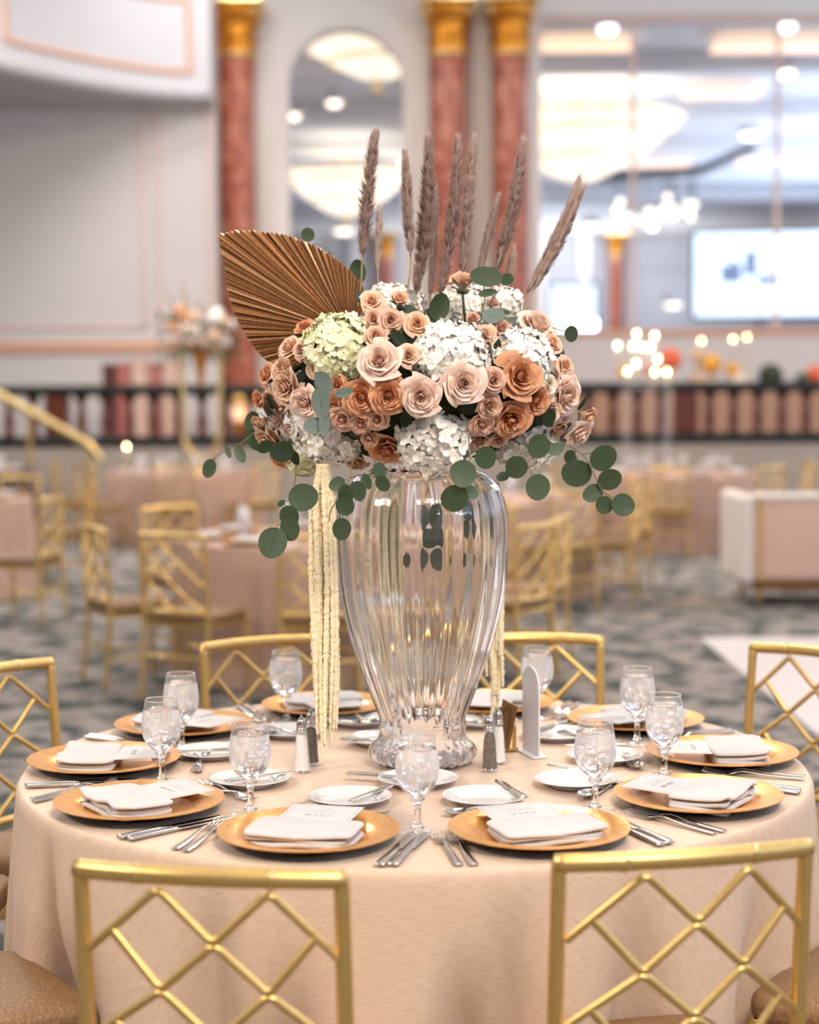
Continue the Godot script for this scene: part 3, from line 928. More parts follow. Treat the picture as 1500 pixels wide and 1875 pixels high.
# ---------------------------------------------------------------- tablecloths
func cloth_mesh(r: float, seg: int, sd: int, folds: int, depth: float) -> ArrayMesh:
	var g = RandomNumberGenerator.new()
	g.seed = sd
	# folds: each starts somewhere below the edge and widens towards the floor
	var fold = []
	for k in folds:
		fold.append([TAU * (k + g.randf_range(-0.35, 0.35)) / folds, g.randf_range(0.055, 0.105), depth * g.randf_range(0.5, 1.25), g.randf_range(0.0, 0.22)])
	var rows = []
	var flat_rows = []
	var drop = [0.0, 0.004, 0.012, 0.03, 0.06, 0.10, 0.16, 0.23, 0.31, 0.40, 0.49, 0.58, 0.67, 0.757]
	var flat = [0.0, 0.3, 0.6, 0.8, 0.93, 0.968, 0.985]
	for j in flat.size() + drop.size():
		var row = PackedVector3Array()
		var frow = PackedVector2Array()
		for i in seg:
			var a = TAU * i / seg
			var rr: float
			var y: float
			if j < flat.size():
				rr = r * flat[j]
				y = 0.76
			else:
				var d: float = drop[j - flat.size()]
				y = 0.76 - d
				var q = d / 0.757
				var dent = 0.0
				for e in fold:
					var da = wrapf(a - e[0], -PI, PI)
					var wd = e[1] * (0.45 + 0.9 * q)
					if absf(da) < wd * 3.0:
						dent += e[2] * exp(-pow(da / wd, 2.0)) * smoothstep(e[3], e[3] + 0.5, q)
				rr = r * (0.992 + 0.008 * minf(d / 0.012, 1.0)) + 0.075 * q - dent
			row.append(Vector3(rr * cos(a), y, -rr * sin(a)))
			var along: float = r * (flat[j] if j < flat.size() else 1.0) + 0.76 - y
			frow.append(Vector2(along * cos(a), -along * sin(a)))
		rows.append(row)
		flat_rows.append(frow)
	rows.reverse()
	flat_rows.reverse()
	var b = MB.new()
	b.sheet(rows, true)
	for q in flat_rows:
		b.uv.append_array(q)
	return b.done()

var cloth0 = null
var bg_cloth: ArrayMesh
var bg_plate = null
var bg_napkin = null
var bg_glass = null

func bg_table(label: String, short: String, at: Vector3, material, n_set: int, turn: float):
	solo("tablecloth", bg_cloth, material, label, "tablecloth", at, turn, "draped round tables in the background")
	for k in n_set:
		var a = turn + TAU * k / n_set
		var p = at + Vector3(sin(a) * 0.66, 0.761, cos(a) * 0.66)
		if bg_plate == null:
			bg_plate = thing("charger_plate", "x", "plate", p, a)
			var b = MB.new()
			b.lathe([Vector2(0, 0.004), Vector2(0.1, 0.004), Vector2(0.165, 0.018), Vector2(0.163, 0.02), Vector2(0.1, 0.008), Vector2(0, 0.008)], 24)
			part(bg_plate, "dish", b.done(), M.plate_gold)
			bg_napkin = thing("napkin", "x", "napkin", p, a)
			part(bg_napkin, "fold", block_mesh(Vector3(0.2, 0.03, 0.13), 0.012, Vector3(0, 0.026, 0)), M.napkin)
			bg_glass = thing("water_goblet", "x", "glass", p, a)
			part(bg_glass, "bowl", lathe_mesh(smooth([Vector2(0, 0.0), Vector2(0.036, 0.002), Vector2(0.008, 0.012), Vector2(0.006, 0.05), Vector2(0.022, 0.075), Vector2(0.037, 0.115), Vector2(0.031, 0.17), Vector2(0, 0.17)], 3), 16), M.frost)
			part(bg_glass, "water", lathe_mesh([Vector2(0, 0.075), Vector2(0.02, 0.078), Vector2(0.034, 0.112), Vector2(0.03, 0.15), Vector2(0, 0.15)], 16), M.card)
		else:
			copy(bg_plate, "charger_plate", "", p, a)
			copy(bg_napkin, "napkin", "", p, a)
			copy(bg_glass, "water_goblet", "", p, a)
		var last = get_child(get_child_count() - 1)
		var trio = [get_child(get_child_count() - 3), get_child(get_child_count() - 2), last]
		trio[2].position = at + Vector3(sin(a + 0.3) * 0.5, 0.761, cos(a + 0.3) * 0.5)
		for m in 3:
			trio[m].set_meta("label", ["small gold charger ", "white napkin ", "water glass "][m] + ["at the front", "at the front right", "at the right", "at the far right", "at the far side", "at the far left", "at the left", "at the front left"][k] + " of the " + short)
			trio[m].set_meta("group", ["gold chargers on the ", "napkins on the ", "glasses on the "][m] + short)

func build_background():
	bg_cloth = cloth_mesh(0.85, 140, 21, 22, 0.060)
	var t1 = Vector3(-0.51, 0, -6.2)
	var t2 = Vector3(-2.5, 0, -15.1)
	var t3 = Vector3(-3.98, 0, -10.3)
	var t4 = Vector3(0.61, 0, -9.9)
	var t5 = Vector3(2.77, 0, -14.0)
	var t6 = Vector3(-5.2, 0, -15.9)
	bg_table("shade-darkened blush draped round table directly behind the urn, nearest of the background tables", "blush table directly behind the urn", t1, M.cloth_bg_shaded, 8, 0.2)
	bg_table("shade-darkened blush draped round table below the tall gold flower stand", "blush table under the flower stand", t2, M.cloth_bg_shaded, 8, 0.1)
	bg_table("shade-darkened blush draped round table cut by the left edge of the picture", "blush table at the left edge", t3, M.cloth_bg_shaded, 8, 0.3)
	bg_table("shade-darkened blush draped round table half hidden behind the right side of the urn", "blush table half hidden by the urn", t4, M.cloth_bg_shaded, 8, 0.0)
	bg_table("shade-darkened blush draped round table with the candle centrepiece, behind the settee", "blush table with the candles", t5, M.cloth_bg_shaded, 8, 0.2)
	bg_table("charcoal draped round table near the stair handrail", "charcoal table near the handrail", t6, M.cloth_dark, 8, 0.2)
	var grp = "gold bamboo chairs at the background tables"
	var list = [
		["gold bamboo chair with its back to us at the nearest background table", t1, -30.0, 1.40, -27.0],
		["gold bamboo chair behind the hanging cream tassel at the nearest background table", t1, 2.0, 1.36, 4.0],
		["gold bamboo chair seen side on at the left of the nearest background table", t1, -62.0, 1.36, -62.0],
		["gold bamboo chair facing us across the nearest background table", t1, -132.0, 1.36, -140.0],
		["gold bamboo chair seen through the urn at the nearest background table", t1, 34.0, 1.36, 36.0],
		["gold bamboo chair seen side on right of the urn", t1, 87.0, 1.36, 70.0],
		["gold bamboo chair beside the urn, between two others at the nearest background table", t1, 60.0, 1.36, 56.0],
		["gold bamboo chair on the far side of the nearest background table, right of the urn", t1, 132.0, 1.36, 130.0],
		["gold bamboo chair in profile at the left edge table, its seat towards the edge", t3, 35.6, 2.46, 78.0],
		["gold bamboo chair facing us behind the left edge table", t3, 160.0, 1.36, 165.0],
		["gold bamboo chair close behind the profile chair of the left edge table", t3, 118.0, 1.36, 112.0],
		["gold bamboo chair left in front of the table with the tall gold flower stand", t2, -40.0, 1.36, -40.0],
		["gold bamboo chair centred in front of the table with the tall gold flower stand", t2, 4.0, 1.36, 2.0],
		["gold bamboo chair right in front of the table with the tall gold flower stand", t2, 46.0, 1.36, 50.0],
		["gold bamboo chair at the left side of the table with the tall gold flower stand", t2, -85.0, 1.36, -85.0],
		["gold bamboo chair at the front of the table half hidden by the urn", t4, 25.0, 1.35, 25.0],
		["gold bamboo chair in profile under the trailing eucalyptus, right of the urn", t4, 64.0, 1.22, 74.0],
		["gold bamboo chair at the far right of the table half hidden by the urn", t4, 110.0, 1.35, 112.0],
		["gold bamboo chair in front of the candle table, left of the settee", t5, -12.0, 1.36, -10.0],
		["gold bamboo chair in front of the candle table, partly behind the settee", t5, 32.0, 1.36, 34.0],
		["gold bamboo chair at the right end of the candle table above the settee", t5, 92.0, 1.36, 96.0],
		["gold bamboo chair at the left end of the candle table", t5, -70.0, 1.36, -72.0],
		["gold bamboo chair in front of the charcoal table", t6, 20.0, 1.36, 24.0],
	]
	for q in list:
		var a = deg_to_rad(q[2])
		chair_at(q[0], q[1].x + sin(a) * q[3], q[1].z + cos(a) * q[3], q[4], grp)
	# settee
	var s0 = Vector3(2.55, 0, -9.0)
	var st = thing("settee", "blush and white settee seen from behind at the right edge", "sofa", s0)
	part(st, "back", block_mesh(Vector3(1.9, 0.62, 0.14), 0.03, Vector3(0.95, 0.50, 0.07)), M.sofa_blush)
	part(st, "top_cap", block_mesh(Vector3(1.94, 0.05, 0.17), 0.015, Vector3(0.95, 0.815, 0.07)), M.sofa_white)
	part(st, "side_arm", block_mesh(Vector3(0.11, 0.66, 0.9), 0.03, Vector3(-0.045, 0.50, -0.32)), M.sofa_white)
	part(st, "side_arm", block_mesh(Vector3(0.11, 0.66, 0.9), 0.03, Vector3(1.945, 0.50, -0.32)), M.sofa_white)
	part(st, "seat", block_mesh(Vector3(1.8, 0.2, 0.72), 0.04, Vector3(0.95, 0.40, -0.38)), M.sofa_blush)
	part(st, "trim_strip", block_mesh(Vector3(0.035, 0.62, 0.02), 0.004, Vector3(0.035, 0.50, 0.15)), M.gold)
	part(st, "base", block_mesh(Vector3(1.9, 0.08, 0.7), 0.01, Vector3(0.95, 0.16, -0.25)), M.wood)
	for x in [0.05, 1.85]:
		for z in [0.05, -0.65]:
			part(st, "leg", tube_mesh([Vector3(x, 0.14, z), Vector3(x, 0.0, z)], [0.022, 0.014], 8), M.gold)
	struct("floor_dance", span(Vector3(1.86, 0.0, -7.2), Vector3(9.0, 0.012, -2.2), 0.003), M.floor_white, "white dance floor panel laid on the carpet at right", "dance floor")
	# gold stand with flowers on the table below the platform
	var f0 = Vector3(-2.28, 0.76, -15.0)
	var fs = thing("flower_stand", "tall gold stand holding a distant flower arrangement", "stand", f0)
	var hh = Vector3(-2.142, 2.126, -15).y - 0.76
	part(fs, "foot", lathe_mesh([Vector2(0, 0), Vector2(0.14, 0), Vector2(0.14, 0.015), Vector2(0.03, 0.03), Vector2(0, 0.03)], 24), M.gold_bright)
	for sx in [-1.0, 1.0]:
		part(fs, "upright", tube_mesh(rounded([Vector3(sx * 0.03, 0.02, 0), Vector3(sx * 0.07, 0.18, 0.02 * sx), Vector3(sx * 0.2, 0.34, 0.03 * sx), Vector3(sx * 0.215, hh, 0.03 * sx)], 0.06), 0.026, 8), M.gold_bright)
	part(fs, "trumpet", lathe_mesh(smooth([Vector2(0, hh - 0.42), Vector2(0.03, hh - 0.4), Vector2(0.05, hh - 0.22), Vector2(0.12, hh), Vector2(0.1, hh), Vector2(0, hh - 0.1)], 4), 20), M.gold_leaf)
	part(fs, "cross_bar", tube_mesh([Vector3(-0.215, hh - 0.03, -0.03), Vector3(0.215, hh - 0.03, 0.03)], 0.018, 8), M.gold_bright)
	var cols = [M.mauve, M.blush, M.terracotta, M.white_flower, M.tan]
	var puff = ball_prof(1.0, 6)
	for k in 30:
		var a = k * 2.4
		var y = rng.randf_range(-0.10, 0.28)
		var r = 0.34 * sqrt(maxf(0.12, 1.0 - pow((y - 0.06) / 0.26, 2.0)))
		var b = MB.new()
		b.colored = true
		var ra = rng.randf_range(0.045, 0.075)
		b.lathe(puff.map(func(p): return p * ra), 12, func(an, j): return 1.0 + 0.16 * cos(an * 5.0 + j * 1.3))
		var kind = k % 5
		var spot: String = ["lower", "middle", "upper"][0 if y < 0.02 else 1 if y < 0.15 else 2] + " " + ["left", "centre", "right"][0 if cos(a) * r < -0.1 else 1 if cos(a) * r < 0.1 else 2] + (" front" if sin(a) > 0.0 else " rear")
		solo("distant_bloom", b.done(), cols[kind], ["mauve", "blush", "terracotta", "white", "tan"][kind] + " bloom, " + spot + " of the distant arrangement on the gold stand", "flower", f0 + Vector3(r * cos(a), hh + 0.12 + y, r * sin(a)), a, ["mauve", "blush", "terracotta", "white", "tan"][kind] + " blooms of the distant arrangement")
	var gl = MB.new()
	for k in 260:
		var a = rng.randf() * TAU
		var d = Vector3(cos(a) * 0.40, rng.randf_range(-0.30, 0.26), sin(a) * 0.40) * rng.randf_range(0.6, 1.15)
		leaf_shape(gl, Transform3D(Basis(Vector3(rng.randf() - 0.5, rng.randf() - 0.5, rng.randf() - 0.5).normalized(), rng.randf() * TAU), d), 0.045, 0.06)
	var dg = solo("distant_foliage", gl.done(), M.leaf, "loose green foliage of the distant arrangement on the gold stand", "foliage", f0 + Vector3(0, hh + 0.1, 0))
	dg.set_meta("kind", "stuff")
	for q in [[-0.36, 0.62], [-0.2, 0.74], [-0.02, 0.55]]:
		solo("distant_plume", tube_mesh([Vector3(q[0] * 0.4, hh + 0.2, 0), Vector3(q[0] * 0.7, hh + 0.4, 0), Vector3(q[0], hh + q[1], 0)], [0.006, 0.026, 0.004], 6), M.straw, "thin dried plume above the distant arrangement, %s" % ("leaning far left" if q[0] < -0.3 else "tallest of three" if q[0] < -0.1 else "most upright"), "dried grass", f0)
	# candle centrepiece
	var cn = Vector3(2.46, 0.76, -13.75)
	var ca = thing("candelabra", "tiered clear glass candle stand on the table behind the settee", "candelabra", cn)
	part(ca, "foot", lathe_mesh([Vector2(0, 0), Vector2(0.12, 0), Vector2(0.12, 0.02), Vector2(0.03, 0.04), Vector2(0, 0.04)], 20), M.frost)
	part(ca, "stem", tube_mesh([Vector3(0, 0.03, 0), Vector3(0, 1.0, 0)], 0.02, 8), M.thin_glass)
	var lit = [[Vector3(2.103, 2.071, -13.6), 0], [Vector3(2.309, 2.194, -13.7), 0], [Vector3(2.52, 2.178, -13.9), 0], [Vector3(2.289, 2.07, -13.8), 0], [Vector3(2.362, 2.053, -13.6), 0], [Vector3(2.462, 2.052, -13.8), 0], [Vector3(2.511, 1.936, -13.6), 0], [Vector3(2.33, 1.894, -13.9), 0], [Vector3(2.203, 1.812, -13.6), 1], [Vector3(2.621, 1.805, -13.7), 1], [Vector3(2.522, 1.809, -13.9), 0]]
	for k in lit.size():
		var p: Vector3 = lit[k][0] - cn
		var cup = lathe_mesh([Vector2(0, -0.09), Vector2(0.05, -0.09), Vector2(0.055, 0.05)], 16)
		part(ca, "glass_cup", cup, M.thin_glass, p)
		part(ca, "arm", tube_mesh([Vector3(0, p.y - 0.16, 0), Vector3(p.x * 0.6, p.y - 0.17, p.z * 0.6), p + Vector3(0, -0.09, 0)], 0.01, 6), M.thin_glass)
		if lit[k][1] == 1:
			part(ca, "glass_column", lathe_mesh([Vector2(0, 0), Vector2(0.06, 0), Vector2(0.05, 0.05), Vector2(0.05, p.y - 0.1), Vector2(0, p.y - 0.1)], 14), M.thin_glass, Vector3(p.x, 0, p.z))
		candle(lit[k][0], "small lit candle, %s of the tiered glass stand" % ["leftmost, standing apart", "topmost", "high right one", "upper left one of the middle row", "middle one of the middle row", "right one of the middle row", "right one of the lower tier", "left one of the lower tier", "lowest on the left column", "lowest on the right column", "lowest between the columns"][k], "candles of the tiered glass stand")
	# buffet on the platform
	var bf = thing("buffet_table", "long blush clothed buffet table on the platform, under the mirrors", "table", Vector3(2.4, 0.95, -20.6))
	part(bf, "cloth", block_mesh(Vector3(7.4, 0.75, 0.9), 0.02, Vector3(3.7, 0.375, 0)), M.buffet_cloth)
	var items = [[1226, 655, 0.16, 0, "round coral flower mound, largest on the buffet"], [1192, 668, 0.10, 0, "low coral flower mound left on the buffet"], [1302, 662, 0.14, 1, "amber flower mound on the buffet"], [1340, 668, 0.10, 1, "second amber flower mound on the buffet, right of the first"], [1145, 672, 0.11, 1, "small amber flower mound behind the candle stand"], [1278, 692, 0.11, 2, "pale blush bowl on the buffet"], [1352, 690, 0.10, 3, "cream bowl on the buffet"], [1410, 690, 0.17, 4, "dark green foliage ball on the buffet"], [1492, 678, 0.12, 0, "coral flower mound at the right edge of the buffet"], [1468, 690, 0.10, 5, "green foliage tuft near the right edge of the buffet"], [1275, 640, 0.09, 6, "peach bloom beside the bright candle on the buffet"]]
	var kinds = [M.coral, M.amber, M.sofa_blush, M.ivory, M.leaf_dark, M.leaf, M.peach_rose]
	for q in items:
		var fr = (q[0] - 1060.0) / 440.0
		var top = 1.70
		var p = Vector3((q[0] - 750.0) / 3125.0 * 24.3, top, -20.6)
		var r: float = q[2]
		var b = MB.new()
		b.colored = true
		b.lathe(ball_prof(1.0, 8).map(func(e): return Vector2(e.x * r, (e.y + 0.9) * r)), 18, func(an, j): return 1.0 + 0.12 * cos(an * 6.0 + j * 2.0))
		var y = maxf(0.0, (690.0 - q[1]) / 3125.0 * 24.3 - r * 0.2)
		var o = thing("flower_mound" if q[3] != 2 and q[3] != 3 else "serving_bowl", q[4], "flowers" if q[3] != 2 and q[3] != 3 else "bowl", p)
		part(o, "mound", b.done(), kinds[q[3]], Vector3(0, y, 0))
		if y > 0.02:
			part(o, "pedestal", lathe_mesh([Vector2(0, 0), Vector2(r * 0.7, 0), Vector2(r * 0.2, 0.03), Vector2(r * 0.2, y), Vector2(r * 0.6, y + r * 0.2), Vector2(0, y + r * 0.2)], 14), M.gold)
	for q in [[1283, 629, "single bright candle on the buffet, left of a peach bloom"], [1341, 626, "bright candle on the buffet, left one of a pair"], [1366, 622, "bright candle on the buffet, right one of a pair"]]:
		var p = Vector3((q[0] - 750.0) / 3125.0 * 24.0, 1.5619 + (728.6 - q[1]) / 3125.0 * 24.0, -20.3)
		var h = p.y - 1.70
		solo("candlestick", lathe_mesh([Vector2(0, 0), Vector2(0.07, 0), Vector2(0.012, 0.03), Vector2(0.012, h - 0.14), Vector2(0.04, h - 0.11), Vector2(0, h - 0.11)], 12), M.gold, "slender gold candlestick under the " + q[2], "candlestick", Vector3(p.x, 1.70, p.z))
		candle(p, q[2], "")
	# boxes on the platform at the left
	for q in [[207, 664, 0.30, M.wine, "dark wine gift box at the left end of the row on the platform"], [232, 662, 0.26, M.rose_box, "dusky rose gift box next to the wine one on the platform"], [262, 655, 0.30, M.sofa_blush, "tall pale blush gift box on the platform"], [290, 662, 0.24, M.rose_box, "dusky rose gift box in the middle of the row on the platform"], [318, 658, 0.28, M.sofa_blush, "pale blush gift box at the right end of the row on the platform"]]:
		var x: float = (q[0] - 750.0) / 3125.0 * 24.0
		var w: float = q[2] * 0.66
		var h: float = 1.5619 + (728.6 - q[1]) / 3125.0 * 24.0 - 0.95
		var o = thing("gift_box", q[4], "box", Vector3(x, 0.95, -20.2))
		part(o, "box_body", block_mesh(Vector3(w, h - 0.06, w), 0.01, Vector3(0, (h - 0.06) / 2, 0)), q[3])
		part(o, "lid", block_mesh(Vector3(w + 0.02, 0.08, w + 0.02), 0.01, Vector3(0, h - 0.04, 0)), q[3])
	var lampbox = thing("lantern", "small glowing amber lantern seen through the balusters", "lantern", Vector3(Vector3(-2.329, 1.416, -19.9).x, 0.95, -19.9))
	part(lampbox, "amber_light", block_mesh(Vector3(0.2, 0.24, 0.2), 0.02, Vector3(0, 0.42, 0)), glow(Color(1.0, 0.55, 0.12), 0.45))
	part(lampbox, "base", block_mesh(Vector3(0.24, 0.3, 0.24), 0.02, Vector3(0, 0.15, 0)), M.wood)
	part(lampbox, "cap", block_mesh(Vector3(0.24, 0.05, 0.24), 0.015, Vector3(0, 0.565, 0)), M.wood)
	lamp("lantern_light", Vector3(lampbox.position.x, 1.37, -19.75), Color(1.0, 0.6, 0.2), 0.02, 0.05)
	solo("candlestick", lathe_mesh([Vector2(0, 0), Vector2(0.06, 0), Vector2(0.01, 0.03), Vector2(0.01, 0.16), Vector2(0.03, 0.18), Vector2(0, 0.18)], 12), M.gold, "small gold candlestick on the table below the tall gold flower stand", "candlestick", Vector3(-3.12, 0.76, -15.1))
	candle(Vector3(-3.12, 1.04, -15.1), "small candle on the table near the foot of the stair handrail", "")

func candle(at: Vector3, label: String, group: String):
	var t = thing("candle", label, "candle", at, 0.0, group)
	part(t, "wax", lathe_mesh([Vector2(0, -0.10), Vector2(0.02, -0.10), Vector2(0.02, -0.018), Vector2(0.016, -0.014), Vector2(0, -0.014)], 12), M.ivory)
	part(t, "flame", lathe_mesh(smooth([Vector2(0, -0.014), Vector2(0.009, -0.004), Vector2(0.010, 0.006), Vector2(0.004, 0.022), Vector2(0, 0.032)], 3), 10), M.flame)
	lamp("candle_light", at + Vector3(0, 0.005, 0), Color(1.0, 0.75, 0.48), 0.003, 0.01)

func leaf_shape(b: MB, t: Transform3D, w: float, l: float, cup := 0.15, fold := 0.12):
	# a rounded leaf lying in xy, stalk end at the origin, growing along +y
	var keep = b.xf
	b.xf = t
	var rows = []
	for j in 9:
		var f = 0.5 - 0.5 * cos(PI * j / 8.0)
		var hw = w * 0.5 * sqrt(maxf(0.0004, 1.0 - pow(2.0 * f - 1.0, 2.0))) * (1.06 - 0.12 * f)
		var row = PackedVector3Array()
		for i in 5:
			var s = (i - 2) / 2.0
			row.append(Vector3(s * hw, f * l, cup * l * (f - 0.5) * (f - 0.5) + fold * w * absf(s) * hw / (w * 0.5) * 0.5))
		rows.append(row)
	b.sheet(rows)
	b.xf = keep

# ---------------------------------------------------------------- the main table
func build_table():
	var t = thing("banquet_table", "round folding table under the blush cloth in the foreground", "table")
	part(t, "tabletop", lathe_mesh([Vector2(0, 0.72), Vector2(0.82, 0.72), Vector2(0.835, 0.735), Vector2(0.82, 0.75), Vector2(0, 0.75)], 64), M.wood)
	for k in 4:
		var a = TAU * (k + 0.5) / 4
		part(t, "leg", tube_mesh([Vector3(cos(a) * 0.5, 0.72, sin(a) * 0.5), Vector3(cos(a) * 0.5, 0, sin(a) * 0.5)], 0.015, 8), M.steel)
	solo("tablecloth", cloth_mesh(0.853, 420, 4, 24, 0.095), M.cloth, "large blush cloth with fine woven streaks draped over the foreground table", "tablecloth")
	var g = "gold bamboo chairs round the main table"
	chair_at("gold bamboo lattice chair nearest us at lower left, its back to the camera", -0.300, 1.215, -9.5, g)
	chair_at("gold bamboo lattice chair nearest us at lower right, its back to the camera", 0.400, 1.130, 12.0, g)
	chair_at("gold chair of which only the patterned seat shows in the lower left corner", -1.00, 0.72, -54.0, g)
	chair_at("gold chair of which only the patterned seat shows in the lower right corner", 1.03, 0.69, 55.0, g)
	chair_at("gold chair tucked in at the far left, only its seat edge in the picture", -1.31, 0.0, -90.0, g)
	chair_at("gold chair tucked in at the far right, only its seat edge in the picture", 1.31, 0.02, 90.0, g)
	chair_at("gold bamboo chair across the table, cut by the left edge", -1.045, -0.60, -122.0, g)
	chair_at("gold bamboo chair across the table, left of the urn behind the cream tassel", -0.395, -1.085, -156.0, g)
	chair_at("gold bamboo chair across the table, right of the urn", 0.335, -1.105, 178.0, g)
	chair_at("gold bamboo chair across the table, cut by the right edge", 1.055, -0.815, 133.0, g)

# ---------------------------------------------------------------- place settings
func napkin_mesh(kind: int) -> ArrayMesh:
	var b = MB.new()
	var g = RandomNumberGenerator.new()
	g.seed = 31 + kind
	var layers = 3
	var y = 0.0
	for k in layers:
		var th = [0.0105, 0.0095, 0.0080][k]
		var w = [0.196, 0.190, 0.200][k] + g.randf_range(-0.003, 0.003)
		var d = [0.124, 0.118, 0.125][k]
		var ox = g.randf_range(-0.004, 0.004)
		var oz = g.randf_range(-0.003, 0.003)
		var rot = g.randf_range(-0.05, 0.05)
		var wave = 0.0 if kind == 0 else 0.0045 * (1.0 if k % 2 == 0 else -1.0)
		var n = 28
		var rows = []
		# the slab is swept round its edge: bottom, rounded side, top
		var sec = [[0.0, 0.0], [0.6, 0.0], [0.93, 0.0], [0.985, 0.18], [1.0, 0.5], [0.985, 0.82], [0.93, 1.0], [0.6, 1.06], [0.0, 1.1]]
		for q in sec:
			var row = PackedVector3Array()
			for i in n * 4:
				var a = TAU * i / (n * 4)
				var e = 0.26
				var cx = signf(cos(a)) * pow(absf(cos(a)), e)
				var cz = -signf(sin(a)) * pow(absf(sin(a)), e)
				var px: float = cx * w * 0.5 * q[0]
				var pz: float = cz * d * 0.5 * q[0]
				var edge = clampf((pz / (d * 0.5) - 0.3) / 0.7, 0.0, 1.0)
				var hy: float = y + th * q[1] + wave * edge * sin(px * 95.0 + k * 1.7) + 0.0015 * sin(px * 40.0 + k * 2.0) * q[0]
				hy += 0.004 * (1.0 - q[0]) * k / 2.0 - (0.0020 * pow(q[0], 6.0) * (1.0 + 0.5 * sin(a * 3.0 + k)) if k == 2 else 0.0)
				hy += 0.0016 * sin(px * 31.0 + pz * 17.0 + k * 2.2)
				if kind == 1:
					hy += 0.006 * edge * (k / 2.0)
				row.append(Vector3(px + ox, hy, pz + oz).rotated(Vector3.UP, rot))
			rows.append(row)
		b.sheet(rows, true)
		y += th * 0.98
	return b.done()

func fork_mesh(long := 0.2) -> ArrayMesh:
	var b = MB.new()
	var s = long / 0.2
	b.bar([[0.0, 0.0085, 0.0016, 0.003], [0.03 * s, 0.0082, 0.0017, 0.003], [0.075 * s, 0.0055, 0.0018, 0.005], [0.115 * s, 0.003, 0.0018, 0.010], [0.128 * s, 0.004, 0.0016, 0.010], [0.138 * s, 0.0105, 0.0014, 0.0075], [0.148 * s, 0.0125, 0.0013, 0.005], [0.153 * s, 0.0125, 0.0013, 0.004]], 12)
	for k in 4:
		var x = (k - 1.5) * 0.0066
		b.xf = Transform3D(Basis(), Vector3(x, 0, 0))
		b.bar([[0.15 * s, 0.0022, 0.0012, 0.0042], [0.165 * s, 0.0019, 0.0011, 0.003], [0.185 * s, 0.0016, 0.001, 0.0045], [0.2 * s, 0.0007, 0.0008, 0.009]], 6)
	b.xf = Transform3D()
	return b.done()

func knife_meshes(long := 0.235) -> Array:
	var s = long / 0.235
	var h = MB.new()
	h.bar([[0.0, 0.0095, 0.003, 0.0042], [0.004 * s, 0.0105, 0.0036, 0.0045], [0.05 * s, 0.0088, 0.0038, 0.0045], [0.1 * s, 0.0068, 0.0034, 0.0042], [0.108 * s, 0.0062, 0.003, 0.0042]], 10)
	var b = MB.new()
	b.bar([[0.106 * s, 0.005, 0.0022, 0.004], [0.114 * s, 0.0095, 0.0013, 0.004], [0.15 * s, 0.0104, 0.0011, 0.004], [0.2 * s, 0.0104, 0.001, 0.004], [0.226 * s, 0.007, 0.0009, 0.004], [0.235 * s, 0.002, 0.0008, 0.004]], 8)
	return [h.done(), b.done()]

func spoon_meshes() -> Array:
	var h = MB.new()
	h.bar([[0.0, 0.0085, 0.0016, 0.003], [0.03, 0.0082, 0.0017, 0.003], [0.075, 0.0055, 0.0018, 0.005], [0.115, 0.003, 0.0019, 0.011], [0.13, 0.0035, 0.0018, 0.011]], 12)
	var b = MB.new()
	var rows = []
	for side in 2:
		for j in 9:
			var f = j / 8.0
			if side == 1:
				f = 1.0 - f
			var row = PackedVector3Array()
			for i in 24:
				var a = -TAU * i / 24
				var r = f
				var z = 0.156 + 0.030 * cos(a) * r
				var x = 0.0195 * sin(a) * r * (1.0 - 0.12 * cos(a))
				row.append(Vector3(x, 0.0115 - 0.0095 * (1.0 - f * f) - (0.0012 if side == 0 else 0.0), z))
			rows.append(row)
	b.sheet(rows, true)
	return [h.done(), b.done()]

